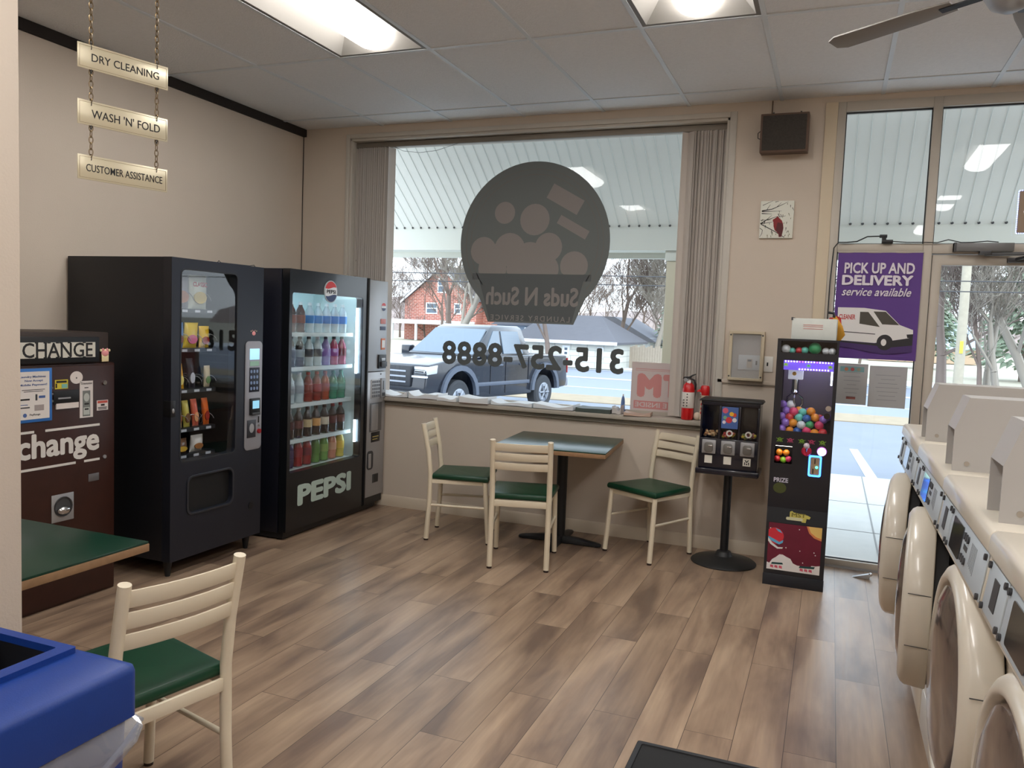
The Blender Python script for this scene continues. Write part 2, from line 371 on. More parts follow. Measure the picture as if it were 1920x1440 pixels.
# ------------------------------------------------------------------ ceiling fan
fc = (.50, 3.30)
t = thing('ceiling_fan', 'ceiling fan with thin blades and a dark pull chain knob', 'ceiling fan', (fc[0], fc[1], ZC))
M_FANB = mat('fan_blade', (128, 122, 116), .5); M_FANM = mat('fan_motor', (150, 152, 156), .4, metal=.4)
MB().lathe([(.02, 0), (.07, -.002), (.06, -.05), (.015, -.06)], (0, 0, 0), M_FANM).build('canopy', t)
MB().cyl((0, 0, -.05), (0, 0, -.2), .012, M_FANM).build('downrod', t)
MB().lathe([(.02, -.19), (.09, -.2), (.12, -.24), (.12, -.3), (.09, -.33), (.06, -.38), (.02, -.40)], (0, 0, 0), M_FANM).build('motor', t)
for k in range(5):
    a = math.radians(143+72*k); M = Matrix.Rotation(a, 4, 'Z')@Matrix.Rotation(math.radians(11), 4, 'X')
    MB().prism([(.2, -.032), (.35, -.045), (.68, -.05), (.72, -.03), (.72, .03), (.68, .05), (.35, .045), (.2, .032)], 'xy', -.004, .004, M_FANB, Matrix.Translation((0, 0, -.315))@M).build('blade', t, bevel=.002)
    MB().box(.1, .25, -.014, .014, -.008, -.002, M_BLACK, Matrix.Translation((0, 0, -.315))@M).build('blade_bracket', t)
MB().tube([(.06, .12, -.3), (.085, .35, -.31), (.1, .5, -.36), (.1, .5, -.47)][2:]+[], .002, M_BLACK, n=5).lathe([(.002, 0), (.012, -.015), (.016, -.035), (.004, -.045)], (.1, .5, -.47), M_BLACK, n=12)
mb = MB().tube([(.08, .03, -.36), (.095, .1, -.40), (.1, .12, -.56)], .0018, M_BLACK, n=5).lathe([(.003, .002), (.007, -.01), (.013, -.03), (.012, -.04), (.003, -.046)], (.1, .12, -.56), M_BLACK, n=12)
mb.build('pull_chain', t)

# ------------------------------------------------------------------ hanging sign
ang = math.atan2(.966, .26)
t = thing('hanging_sign', 'three brass boards on chains hanging from the ceiling: dry cleaning, wash and fold, customer assistance', 'sign', (-2.39, 2.0, ZC), ang)
M_BRASS = mat('brass_board', (214, 204, 176), .3, metal=.3, noise=.05, nscale=6); M_LINK = mat('antique_chain', (128, 108, 78), .35, metal=.8); M_DLINK = mat('dark_hook', (30, 26, 22), .5)
boards = [(2.322, 2.404, 'DRY CLEANING', .046, .285, .030, .054), (2.137, 2.219, "WASH 'N' FOLD", .046, .29, .028, .055), (1.955, 2.037, 'CUSTOMER ASSISTANCE', .028, .30, .030, .053)]
for z0, z1, s, a, b, c, dd in boards:
    z0 -= ZC; z1 -= ZC
    bd = MB().box(0, .32, 0, .003, z0, z1, M_BRASS).build('sign_board', t, bevel=.0008)
    text(s, M_INK, a, b, z0+c-.002, z0+dd, -.0002, bd, bold=.004)
    e = mat('engraved_line', (150, 128, 92), .5)
    MB().ring([(.314, z1-.006), (.006, z1-.006), (.006, z0+.006), (.314, z0+.006)], [(.313, z1-.007), (.007, z1-.007), (.007, z0+.007), (.313, z0+.007)], 'xz', -.0006, 0, e).build('engraved_border', bd, smooth=False)
def link(mb, x, y, z, h, w, flat, mt, r=.0016):
    P = []
    for q in range(13):
        a = 2*PI*q/12; u = w*math.cos(a); v = h*.5*math.sin(a)
        P.append((x+(u if flat else 0), y+(0 if flat else u), z+v))
    mb.tube(P, r, mt, n=5)
def chain(x, ztop, zbot):
    mb = MB(); z = ztop; k = 0
    while z > zbot+.006:
        h = min(.026, z-zbot+.004); link(mb, x, .0015, z-h/2+.002, h, .0065, k % 2 == 0, M_LINK); z -= h*.78; k += 1
    for zz in (ztop, zbot): 
        link(mb, x, .0015, zz+(-.006 if zz == ztop else .002), .014, .004, True, M_DLINK, .0013); link(mb, x, .0015, zz+(-.010 if zz == ztop else -.005), .014, .004, False, M_DLINK, .0013)
    mb.build('chain', t)
for x in (.045, .278):
    chain(x, 0, 2.400-ZC); chain(x, 2.326-ZC, 2.215-ZC); chain(x, 2.141-ZC, 2.033-ZC)

# ------------------------------------------------------------------ blinds
t = thing('vertical_blind', 'grey beige vertical blind drawn open to both sides of the big window', 'blind', (WX0, YF+.08, .9))
MB().box(.02, WX1-WX0-.02, -.02, .02, 2.01, 2.05, mat('headrail', (132, 124, 114), .5, metal=.3)).build('headrail', t, bevel=.003)
def vane(x, a, j):
    M = Matrix.Translation((x, 0, 0))@Matrix.Rotation(a, 4, 'Z')
    P = [(-.044, 0), (-.022, .006), (0, .008), (.022, .006), (.044, 0), (.044, .0012), (0, .0095), (-.044, .0012)]
    mb = MB().prism(P, 'xy', .012, 2.008, M_BLIND, M); mb.build('vane', t)
for k in range(13):
    vane(.075+.020*k, math.radians(66+random.uniform(-7, 7)), k)
vane(.345, math.radians(78), 0); vane(.06, math.radians(20), 0)
for k in range(12):
    vane(2.735+.0205*k, math.radians(128+random.uniform(-8, 8)), k)
vane(2.72, math.radians(25), 0)
MB().tube([(.35, -.01, 2.02), (.45, -.012, 1.975), (.6, -.012, 1.955), (.75, -.012, 1.965), (.95, -.01, 2.015)], .0016, M_DGREY, n=5).build('cord', t)
MB().tube([(.045, -.02, 2.0), (.045, -.02, .3)], .002, M_WHITE, n=5).ball((.045, -.02, 1.1), .006, M_DGREY).build('bead_cord', t)

# ------------------------------------------------------------------ window graphics
yg = YF+.166
M_VIN = mat('vinyl_grey', (108, 113, 112), .8); M_VIN2 = mat('vinyl_dark', (90, 94, 95), .8); M_VIN3 = mat('vinyl_bubble', (140, 134, 131), .85); M_VIN4 = mat('vinyl_line', (112, 110, 106), .8)
t = thing('window_decal', 'round dark grey laundry logo decal on the window showing a basket of bubbles', 'decal', (-2.185, yg, 2.15))
P = [(.612*math.cos(math.radians(a)), .005+.615*math.sin(math.radians(a))) for a in range(-39, 220, 5)]
P += [(-.43, -.43), (-.352, -.614), (.355, -.614), (.442, -.414)]
MB().prism(P, 'xz', -.001, 0, M_VIN).build('decal_disc', t, smooth=False)
mb = MB()
for r in (.565, .525):
    A = [(r*math.cos(math.radians(a)), .0+r*math.sin(math.radians(a))) for a in range(-38, 219, 4)]
    for p, q in zip(A, A[1:]):
        k = 1-.006/r; mb.prism([p, q, (q[0]*k, q[1]*k), (p[0]*k, p[1]*k)], 'xz', -.0016, -.0009, M_VIN4)
for x, z, r in ((-.24, .235, .085), (.01, .18, .12), (-.41, -.06, .11), (-.19, -.05, .13), (-.02, -.12, .13), (.13, -.03, .11), (.34, -.17, .11), (-.33, -.2, .12), (.1, -.2, .12), (-.1, -.2, .11)):
    mb.prism([(px, max(pz, -.235)) for px, pz in circ(x, z, r, 24)], 'xz', -.0015-random.random()*.0002, -.0009, M_VIN3)
for x, z, w, h in ((.25, .33, .28, .12), (.32, .12, .26, .07)):
    c, s_ = math.cos(-.5), math.sin(-.5)
    mb.prism([(x+u*c-v*s_, z+u*s_+v*c) for u, v in ((-w/2, -h/2), (w/2, -h/2), (w/2, h/2), (-w/2, h/2))], 'xz', -.0015, -.0009, M_VIN3)
mb.prism([(-.5, -.235), (.48, -.235), (.48, -.285), (.42, -.285), (.34, -.6), (-.34, -.6), (-.44, -.285), (-.5, -.285)], 'xz', -.0016, -.0009, M_VIN2)
mb.build('bubble_basket', t, smooth=False)
text('Suds N Such', M_VIN3, -.375, .385, -.48, -.335, -.0016, t, bold=.03, mirror=True)
text('LAUNDRY SERVICE', M_VIN3, -.33, .325, -.598, -.556, -.0016, t, bold=.01, mirror=True, spacing=1.35)
o = text('315-257-8888', mat('vinyl_black', (84, 88, 88), .8), -2.93, -1.425, 1.18, 1.372, yg, None, bold=.035, mirror=True, name='phone_number_decal', spacing=1.07)
tag(o, 'dark grey phone number lettering on the window glass', 'decal')
# ATM sign
M_ATMW = mat('sign_backlit_white', (205, 192, 190), .8); M_ATMR = mat('sign_faded_red', (202, 138, 136), .8)
t = thing('atm_sign', 'white window sign with faded red reversed letters in the lower right corner of the window', 'sign', (-1.36, yg, .91))
MB().box(0, .5, -.003, 0, 0, .372, M_ATMW).build('sign_panel', t)
MB().ring([(.49, .325), (.03, .325), (.03, .31), (.49, .31)], [(.489, .321), (.031, .321), (.031, .313), (.489, .313)], 'xz', -.0035, -.003, M_ATMR).build('border_line', t, smooth=False)
text('M', M_ATMR, .045, .225, .115, .29, -.003, t, bold=.08, mirror=True); text('AT', M_ATMR, .235, .47, .115, .29, -.003, t, bold=.06, mirror=True)
mb = MB().box(.025, .49, -.0035, -.003, .03, .088, M_ATMR); mb.build('red_band', t, smooth=False)
text('E INSIDE', M_ATMW, .035, .27, .042, .078, -.0035, t, bold=.02, mirror=True)

# ------------------------------------------------------------------ wall items
t = thing('wall_speaker', 'square brown speaker with dark grille mounted high on the wall above the bird picture', 'speaker', (-.37, YF, 2.835))
br = mat('speaker_wood', (92, 70, 56), .6)
M = Matrix.Rotation(math.radians(5), 4, 'X')
MB().box(-.148, .148, -.15, -.01, -.122, .122, br, M).build('cabinet', t, bevel=.004)
MB().box(-.135, .135, -.154, -.149, -.108, .110, mat('grille_cloth', (62, 58, 54), .95, noise=.35, nscale=90), M).build('grille', t, bevel=.002)
MB().tube([(-.09, -.06, .12), (-.092, -.01, .16), (-.092, -.004, .23)], .003, mat('brown_cord', (90, 60, 40), .6), n=6).build('wire', t)
MB().box(.09, .1, -.1, -.09, .12, .13, M_DGREY).box(-.08, -.07, -.1, -.09, .12, .13, M_DGREY).tube([(-.15, -.08, .02), (-.17, -.06, .01), (-.17, -.05, -.02), (-.149, -.05, -.03)], .003, M_BLACK, n=6).build('mounting_hardware', t)

t = thing('bird_picture', 'small unframed canvas of a red bird among black branches', 'picture', (-.392, YF, 2.285))
MB().box(-.106, .106, -.02, 0, -.123, .123, mat('canvas', (226, 226, 214), .8)).build('canvas', t, bevel=.002)
mb = MB(); ink = mat('paint_black', (30, 28, 22), .7); gr = mat('paint_olive', (96, 100, 60), .7); rd = mat('paint_red', (132, 26, 28), .6); rd2 = mat('paint_dark_red', (84, 18, 22), .6)
def stroke(x0, z0, x1, z1, w, mt, w2=None):
    w2 = w if w2 is None else w2
    d = Vector((x1-x0, z1-z0)).normalized(); n = Vector((-d.y, d.x)); 
    mb.prism([(x0+n.x*w/2, z0+n.y*w/2), (x0-n.x*w/2, z0-n.y*w/2), (x1-n.x*w2/2, z1-n.y*w2/2), (x1+n.x*w2/2, z1+n.y*w2/2)], 'xz', -.0206-random.random()*.0004, -.0199, mt)
P2 = lambda u, v: (-.106+(u-80)/1000*.212*1.03, .123-(v-95)/1150*.246)   # picture plan in local metres
for a, b, c, d_, w, w2 in ((120, 400, 420, 350, 34, 22), (420, 350, 700, 220, 24, 16), (700, 220, 880, 130, 16, 6), (120, 420, 700, 410, 26, 6), (120, 480, 420, 500, 30, 8), (140, 230, 440, 90, 18, 6), (270, 360, 360, 210, 18, 8), (560, 280, 680, 150, 16, 6),
        (100, 800, 260, 690, 40, 24), (260, 690, 600, 570, 24, 12), (260, 690, 420, 540, 18, 8), (100, 690, 420, 680, 20, 8), (110, 800, 460, 740, 24, 10), (120, 810, 520, 1030, 28, 22), (520, 1030, 820, 1220, 22, 20), (90, 930, 170, 990, 18, 12), (170, 990, 160, 1100, 16, 12), (160, 1100, 100, 1210, 14, 8), (440, 1000, 430, 1080, 14, 8), (620, 600, 820, 560, 14, 10), (1000, 310, 1050, 400, 18, 8), (500, 130, 600, 110, 20, 10)):
    stroke(*P2(a, b), *P2(c, d_), w*.0002, ink, w2*.0002)
for k in range(34):
    u, v = random.uniform(560, 1000), random.uniform(150, 1150)
    if k > 22: u, v = random.uniform(120, 500), random.uniform(560, 1180)
    a = random.uniform(.9, 2.2); l = random.uniform(40, 110)
    stroke(*P2(u, v), *P2(u+l*math.cos(a), v+l*math.sin(a)), .0045, gr if k % 3 else ink, .0015)
mb.prism([P2(*p) for p in ((450, 690), (520, 630), (600, 570), (640, 630), (720, 700), (760, 800), (780, 930), (760, 1080), (740, 1200), (660, 1210), (640, 1100), (530, 1000), (490, 880), (480, 760))], 'xz', -.0212, -.0205, rd)
mb.prism([P2(*p) for p in ((600, 760), (740, 790), (775, 930), (755, 1080), (735, 1195), (665, 1205), (650, 1090), (560, 1000))], 'xz', -.0214, -.0211, rd2)
stroke(*P2(460, 665), *P2(525, 650), .004, mat('paint_pink', (206, 160, 150), .7))
mb.build('painting', t, smooth=False)

t = thing('thermostat_guard', 'beige lockable metal and clear plastic guard box on the wall above the gumball machine', 'guard box', (-.533, YF-.001, 1.37))
gb = mat('guard_beige', (196, 182, 156), .5)
MB().ring([(.115, .168), (-.115, .168), (-.115, -.168), (.115, -.168)], [(.093, .148), (-.093, .148), (-.093, -.150), (.093, -.150)], 'xz', -.06, 0, gb).build('frame', t, bevel=.004)
MB().box(-.095, .095, -.052, -.048, -.152, .150, PLASTIC).build('clear_cover', t)
for x in (-.104, .104):
    for z in (-.14, .14): MB().cyl((x, -.062, z), (x, -.0595, z), .006, M_DGREY, n=8).build('screw', t)
t = thing('thermostat', 'white wall plate with a small thermostat inside the guard box', 'thermostat', (-.515, YF-.001, 1.325))
MB().box(-.07, .082, -.008, 0, -.05, .05, M_CARD).build('wall_plate', t, bevel=.002)
MB().box(-.012, .022, -.02, -.008, -.035, .025, mat('thermostat_tan', (206, 186, 160), .5)).box(-.007, .017, -.021, -.02, .008, .02, M_DGREY).build('dial', t)
MB().box(.045, .055, -.014, -.008, -.014, .014, M_BLACK).build('toggle', t)
t = thing('light_switch', 'white light switch plate just right of the guard box', 'light switch', (-.393, YF-.001, 1.32))
MB().box(-.035, .035, -.007, 0, -.052, .052, M_CARD).build('switch_plate', t, bevel=.002)
MB().box(-.005, .005, -.014, -.007, -.012, .012, M_BLACK).build('toggle', t)

# banner
t = thing('delivery_banner', 'purple pick up and delivery banner with a white van hung in the side glass', 'banner', (.252, YF-.0175, 1.73))
M_PUR = mat('banner_purple', (88, 52, 132), .55, noise=.1, nscale=4); M_PURD = mat('banner_purple_dark', (66, 40, 98), .6); M_LET = mat('banner_letter', (224, 216, 226), .6)
n = 14; vs = []; 
mb = MB()
R = []
for i in range(n+1):
    x = -.247+.494*i/n; w = .004*math.sin(i*1.3)
    R.append([(x, w, -.342), (x, w+.0015, -.342), (x, w+.0015, .338), (x, w, .338)])
mb.loft(R, M_PUR).build('banner_sheet', t)
MB().cyl((-.25, .004, .342), (.25, .004, .342), .006, M_ALU).build('banner_rod', t)
yb = -.0065
text('PICK UP AND', M_LET, -.205, .205, .205, .275, yb, t, bold=.028)
text('DELIVERY', M_LET, -.215, .200, .130, .195, yb, t, bold=.04)
text('service available', M_LET, -.212, .195, .062, .115, yb, t, bold=.012, shear=.35)
vw = mat('van_white', (224, 222, 220), .5); vg = mat('van_window', (70, 66, 58), .5); vd = mat('van_dark', (40, 38, 42), .6); vr = mat('van_red', (188, 44, 40), .6)
mb = MB()
Q = lambda *pp: [(-.247+(u-95)/660*.494, .338-(v-145)/800*.68) for u, v in pp]
mb.prism(Q((120, 560), (330, 560), (500, 578), (615, 680), (720, 715), (722, 760), (700, 775), (560, 800), (430, 822), (130, 810)), 'xz', yb-.0008, yb, vw)
mb.prism(Q((130, 812), (430, 825), (560, 802), (722, 770), (722, 830), (560, 850), (130, 822)), 'xz', yb-.0009, yb, vd)
mb.prism(Q((100, 812), (722, 830), (722, 880), (500, 905), (100, 850)), 'xz', yb-.0004, yb, M_PURD)
mb.prism(Q((405, 585), (500, 585), (612, 682), (480, 680)), 'xz', yb-.0013, yb-.0008, vg)
mb.prism(Q((300, 590), (365, 590), (462, 700), (380, 690), (300, 680)), 'xz', yb-.0013, yb-.0008, vg)
mb.prism(Q((150, 740), (430, 752), (430, 758), (150, 746)), 'xz', yb-.0013, yb-.0008, vd)
mb.prism(Q((672, 750), (722, 745), (722, 775), (680, 775)), 'xz', yb-.0013, yb-.0008, vd)
cx, cz = Q((508, 815))[0]
mb.prism(circ(cx, cz, .047, 24, .05), 'xz', yb-.0018, yb-.0009, vd); mb.prism(circ(cx-.006, cz, .016, 16, .022), 'xz', yb-.0024, yb-.0017, vw)
mb.prism(Q((110, 625), (150, 640), (160, 700), (105, 705)), 'xz', yb-.0013, yb-.0008, vr)
mb.build('van_print', t, smooth=False)
text('CLEANER', vr, *[Q((135, 640))[0][0], Q((265, 640))[0][0]], Q((0, 650))[0][1], Q((0, 612))[0][1], yb-.0012, t, bold=.02)

def poster(x0, x1, z0, z1, label, extra):
    t = thing('taped_poster', label, 'poster', ((x0+x1)/2, YF+.028, (z0+z1)/2), 0, 'papers taped inside the side glass')
    w, h = (x1-x0)/2, (z1-z0)/2
    MB().box(-w, w, -.0012, 0, -h, h, mat('poster_back', (176, 176, 176), .8)).build('sheet', t, smooth=False)
    mb = MB(); g = mat('poster_text', (140, 140, 144), .8)
    for k in range(7):
        z = h*.55-k*h*.2; q = random.uniform(.3, .75); mb.box(-w*q, w*q, -.0016, -.0012, z, z+.003, g)
    if extra == 1:
        mb.box(-w*.8, w*.75, -.0016, -.0012, h*.6, h*.85, mat('poster_teal', (120, 160, 162), .8))
        for q, c in ((-.4, (190, 120, 90)), (0, (176, 84, 84)), (.4, (150, 150, 130))): mb.prism(circ(q*w, h*.72, .012, 10), 'xz', -.002, -.0015, mat('poster_dot%d' % (q*10), c, .8))
        mb.box(-w*.3, w*.3, -.0016, -.0012, -h*.75, -h*.62, mat('poster_red', (150, 90, 84), .8))
    mb.build('printing', t, smooth=False)
poster(.045, .232, 1.085, 1.352, 'taped notice with a teal header strip below the purple banner, left of the two', 1)
poster(.242, .463, 1.078, 1.345, 'plain grey taped notice below the purple banner, right of the two', 0)

# LED sign at frame edge
t = thing('led_sign', 'rectangular sign edged with blue white lights hanging in the glass above the door', 'sign', (1.2, YF-.02, 2.31))
MB().box(-.21, .21, -.008, 0, -.125, .13, mat('led_panel', (150, 128, 106), .5)).build('sign_panel', t)
mb = MB(); led = mat('led_blue', (150, 175, 255), .5, emis=3.5)
for k in range(24):
    z = -.122+k*.0107
    for x in (-.213, .213): mb.ball((x, -.008, z), .0035, led, 6, 4)
for k in range(38):
    x = -.208+k*.0112
    for z in (-.125, .13): mb.ball((x, -.008, z), .0035, led, 6, 4)
mb.build('light_border', t)
text('OPEN', mat('led_white', (240, 244, 255), .5, emis=1.5), -.18, .18, -.06, .07, -.008, t, bold=.03)
# cord with plug
t = thing('power_adapter', 'black power cord with a chunky plug adapter lying on the frame above the purple banner', 'cord', (.3, YF-.02, 2.126))
MB().box(-.045, .02, -.025, .005, 0, .022, M_BLACK).box(-.045, -.02, -.02, .0, .02, .045, M_BLACK).box(-.06, -.015, -.02, .0, .035, .055, M_BLACK).build('plug', t, bevel=.003)
MB().tube([(-.06, -.01, .045), (-.13, -.01, .043), (-.19, -.01, .012), (-.25, -.012, .006), (-.30, -.016, .006), (-.325, -.018, -.03), (-.335, -.018, -.25), (-.335, -.02, -.55), (-.33, -.02, -.68)], .004, M_BLACK, n=6).build('cord', t)
MB().tube([(.02, -.01, .012), (.1, -.01, .006), (.2, -.012, .006), (.27, -.014, .004), (.33, -.014, .022), (.40, -.02, .004), (.46, -.02, .005), (.54, -.02, .012), (.6, -.02, .006)], .003, M_BLACK, n=6).build('thin_cord', t)

# ================================================================== CHAIRS
M_FOOT = mat('foot_cap', (44, 28, 22), .6)
def make_chair():
    t = thing('dining_chair', 'x', 'chair', group='cream metal chairs with green seats')
    for s in (-1, 1):
        MB().tube([(.178*s, -.215, .012), (.178*s, -.200, .25), (.178*s, -.197, .47), (.178*s, -.215, .62), (.178*s, -.255, .815)], .0175, M_CREAM, n=14).build('back_post', t)
        MB().tube([(.198*s, .225, .012), (.19*s, .19, .43)], .0165, M_CREAM, n=14).build('leg', t)
        MB().tube([(.178*s, -.2, .25), (.195*s, .205, .25)], .009, M_CREAM, n=10).build('stretcher', t)
        MB().cyl((.178*s, -.215, 0), (.178*s, -.215, .014), .016, M_FOOT).build('foot_cap', t)
        MB().cyl((.198*s, .225, 0), (.198*s, .225, .014), .015, M_FOOT).build('foot_cap', t)
        MB().box(.178*s-.008, .178*s+.008, -.2, .19, .405, .43, M_CREAM).build('side_rail', t)
    for z0, z1 in ((.748, .796), (.688, .735), (.628, .674)):
        n = 10; R = []
        for i in range(n+1):
            u = -1+2*i/n; x = .178*u
            def yy(z): return -.197-(z-.47)*.168-.022*(1-u*u)
            R.append([(x, yy(z0)-.004, z0), (x, yy(z0)+.004, z0), (x, yy(z1)+.004, z1), (x, yy(z1)-.004, z1)])
        MB().loft(R, M_CREAM).build('back_slat', t, bevel=.0015)
    MB().box(-.165, .165, -.206, -.194, .392, .432, M_CREAM).build('rear_rail', t, bevel=.002)
    MB().box(-.18, .18, .182, .196, .400, .432, M_CREAM).build('front_rail', t, bevel=.002)
    P = [(-.185, -.188), (.185, -.188), (.215, .215), (-.215, .215)]
    MB().loft([[(x*k, y*k, z) for x, y in P] for z, k in ((.433, .965), (.44, 1), (.458, 1), (.470, .97), (.472, .8), (.464, .0001))], M_SEAT, cap=True).build('seat', t, bevel=.004)
    return t
c0 = make_chair()
for n, (x, y, fx, fy, lab) in enumerate(((-2.38, 5.14, .967, .253, 'cream chair with green seat at the left side of the window table, seen side on'),
        (-1.78, 4.785, -.255, .967, 'cream chair with green seat at the near side of the window table'),
        (-1.075, 5.385, -.476, -.88, 'cream chair with green seat between the window table and the gumball machine'),
        (-1.86, 1.74, -.98, .2, 'nearest cream chair with green seat, tucked at the dark green table by the blue bin'))):
    c = c0 if n == 0 else copytree(c0)
    c.location = (x, y, 0); c.rotation_euler = (0, 0, math.atan2(-fx, fy)); c['label'] = lab

# ================================================================== TABLES
def table(x, y, rz, w, d, label, bx, by):
    t = thing('cafe_table', label, 'table', (x, y, 0), rz)
    MB().box(-w/2, w/2, -d/2, d/2, .722, .73, M_GREENLAM).build('laminate_top', t, bevel=.0015)
    MB().box(-w/2-.002, w/2+.002, -d/2-.002, d/2+.002, .695, .722, M_WOODEDGE).build('wood_edge', t, bevel=.002)
    c = MB().cyl((bx, by, .03), (bx, by, .69), .037, M_BLACK, n=20); c.box(bx-.2, bx+.2, by-.2, by+.2, .685, .695, M_BLACK)
    c.build('column', t)
    for k in range(4):
        M = Matrix.Translation((bx, by, 0))@Matrix.Rotation(PI/2*k-.06, 4, 'Z')
        pts = [(.0, .028, .058), (.12, .028, .050), (.25, .029, .032), (.285, .026, .026), (.30, .015, .02)]
        R = []
        for px, w_, h in pts:
            R.append([M@Vector((px, -w_, .006)), M@Vector((px, w_, .006)), M@Vector((px, w_, h*.7)), M@Vector((px, w_*.55, h)), M@Vector((px, -w_*.55, h)), M@Vector((px, -w_, h*.7))])
        MB().loft(R, M_BLACK).cyl(M@Vector((.27, 0, 0)), M@Vector((.27, 0, .01)), .015, M_BLACK).build('base_arm', t)
    return t
table(-1.69, 5.235, math.radians(5.5), .75, .77, 'square dark green table on a black pedestal below the window', .0, .09)
table(-2.515, 1.685, 0, .76, .76, 'dark green table with wood edge jutting out from behind the near wall', 0, 0)

# ================================================================== BLUE BIN
t = thing('trash_bin', 'blue plastic square bin with a clear liner in the bottom left corner', 'bin', (-1.48, .83, 0))
M_BLUE = mat('blue_plastic', (16, 54, 130), .42, noise=.07, nscale=25, bump=.05, bscale=300)
hx, hy0, hy1 = .2, -.385, .385
B = lambda e, z: [(-hx+e, hy0+e, z), (hx-e, hy0+e, z), (hx-e, hy1-e, z), (-hx+e, hy1-e, z)]
MB().loft([B(.035, 0.0), B(.012, .68), B(.012, .70)], M_BLUE).build('body', t, bevel=.02, seg=3)
mb = MB()
out = rrect(-hx, hx, hy0, hy1, .018); top = rrect(-hx+.014, hx-.014, hy0+.014, hy1-.014, .014); hole = rrect(-.16, .02, -.1, .34, .004); rim = rrect(-.185, .052, -.13, .362, .006)
lv = lambda P, z: [(a, b, z) for a, b in P]
mb.loft([lv(out, .69), lv(out, .782), lv([(a*.985, b*.992) for a, b in out], .794), lv(top, .800), lv(rim, .800), lv(rim, .812), lv([(a, b) for a, b in hole], .812), lv(hole, .796)], M_BLUE, cap=False)
mb.build('lid', t, ang=50)
MB().box(-.165, .03, -.11, .345, .45, .4505, M_CAV).box(-.165, -.160, -.105, .345, .45, .799, M_CAV).box(.0205, .0255, -.105, .345, .45, .799, M_CAV).box(-.165, .0255, .3405, .3455, .45, .799, M_CAV).box(-.165, .0255, -.106, -.1005, .45, .799, M_CAV).build('shade_lining', t, smooth=False)  # black walls put the shade of the opening into the colour
# liner overhang draped on the right face: gathered film
mb = MB(); R = []
n = 26
for i in range(n+1):
    u = i/n; y = hy1-.002-u*.74
    drop = .03+.10*min(1, u*3.2)+.02*math.sin(u*17)
    bow = .010+.010*math.sin(u*23)+.006*math.sin(u*51)
    R.append([(hx-.004, y, .688), (hx+bow*.4+.002, y, .688-drop*.35), (hx+bow+.004, y, .688-drop*.7), (hx+bow*.6, y, .688-drop), (hx+bow*.5-.002, y, .688-drop), (hx+bow-.001, y, .688-drop*.7), (hx-.001, y, .688-drop*.35), (hx-.006, y, .688)])
mb.loft(R, LINER)
mb.build('liner_overhang', t)
mb = MB()
for k in range(4):
    y0 = hy1-.02-k*.03; mb.tube([(hx+.004, hy1-.002-k*.004, .675-k*.008), (hx+.014, y0-.06, .63-k*.012), (hx+.012, y0-.16, .575-k*.014), (hx+.01, y0-.24, .52)], [.003, .005, .007, .004], LINER, n=8)
mb.tube([(-hx+.2, hy1+.004, .68), (hx-.03, hy1+.006, .678), (hx+.004, hy1+.004, .675)], .005, LINER, n=8)
mb.build('liner_gather', t)

# ================================================================== FLOOR MAT, DOOR STOP
one('door_mat', MB().box(-.37, .37, -.3, .3, 0, .008, mat('mat_black', (30, 30, 31), .9, noise=.25, nscale=200)).ring(rrect(-.39, .39, -.32, .32, .01), rrect(-.37, .37, -.3, .3, .01), 'xy', 0, .012, mat('mat_rubber', (44, 45, 48), .7)),
    'black rubber edged floor mat at the bottom edge of the photo', 'mat', (-.18, 2.525, 0), bevel=.002)
t = thing('door_stop', 'small metal wedge door stop lying on the floor by the threshold', 'door stop', (.27, 5.49, 0), math.radians(-8))
MB().prism([(-.055, 0), (.045, 0), (.055, .03), (.04, .034)], 'xz', -.018, .018, M_SILVER).build('wedge', t, bevel=.002)
MB().ball((.052, 0, .03), .012, M_CHROME).build('ball_end', t)

# ================================================================== CHANGE MACHINE (faces +X)
M_WG = mat('walnut_laminate', (52, 24, 16), .4, noise=.35, nscale=14)
t = thing('change_machine', 'dark wood grain bill change machine with white change lettering on its door', 'change machine', (-3.572, 2.86, 0), PI/2)
MB().box(-.36, .36, .005, .5, 0, 1.235, M_WG).build('cabinet', t, bevel=.006)
dr = MB().box(-.355, .345, -.012, .004, .02, 1.225, M_WG).build('door', t, bevel=.004)
mb = MB().cyl((.28, -.012, 1.13), (.28, -.018, 1.13), .012, M_CHROME).build('lock', dr)
mb = MB().cyl((.28, -.012, .735), (.28, -.018, .735), .010, M_SILVER).build('lock', dr)
wt = mat('decal_white', (214, 210, 204), .6)
text('change', wt, -.215, .248, .742, .900, -.012, dr, bold=.032, name='lettering')
MB().box(-.30, -.125, -.0135, -.012, .905, .917, wt).box(-.065, .25, -.0135, -.012, .905, .917, wt).box(-.30, .105, -.0135, -.012, .722, .734, wt).box(.155, .25, -.0135, -.012, .722, .734, wt).build('stripe_decal', dr, smooth=False)
hd = MB().box(-.36, .325, .01, .42, 1.235, 1.395, mat('header_brown', (48, 36, 30), .5)).build('sign_box', t, bevel=.004)
MB().box(-.345, .25, -.012, .012, 1.242, 1.372, M_BLACK).build('sign_frame', hd, bevel=.003)
sp = MB().box(-.32, .222, -.0145, -.012, 1.268, 1.345, mat('sign_cream', (206, 202, 190), .5)).build('sign_face', hd, smooth=False)
# bold serif word built from strokes: letters
def serif(par, x0, x1, z0, z1, y):
    o = text('CHANGE', M_INK, x0, x1, z0, z1, y, par, bold=.012); 
    return o
serif(hd, -.185, .205, 1.270, 1.343, -.0145)
mb = MB(); wd = .43/6
for k in (1, 2, 3, 5):
    xx = -.185+.0665*k
    for q in (.004, .05) if k != 5 else (.004,):
        mb.box(xx+q-.006, xx+q+.012, -.0153, -.0145, 1.268, 1.273, M_INK).box(xx+q-.006, xx+q+.012, -.0153, -.0145, 1.340, 1.345, M_INK)
mb.build('serifs', hd, smooth=False)
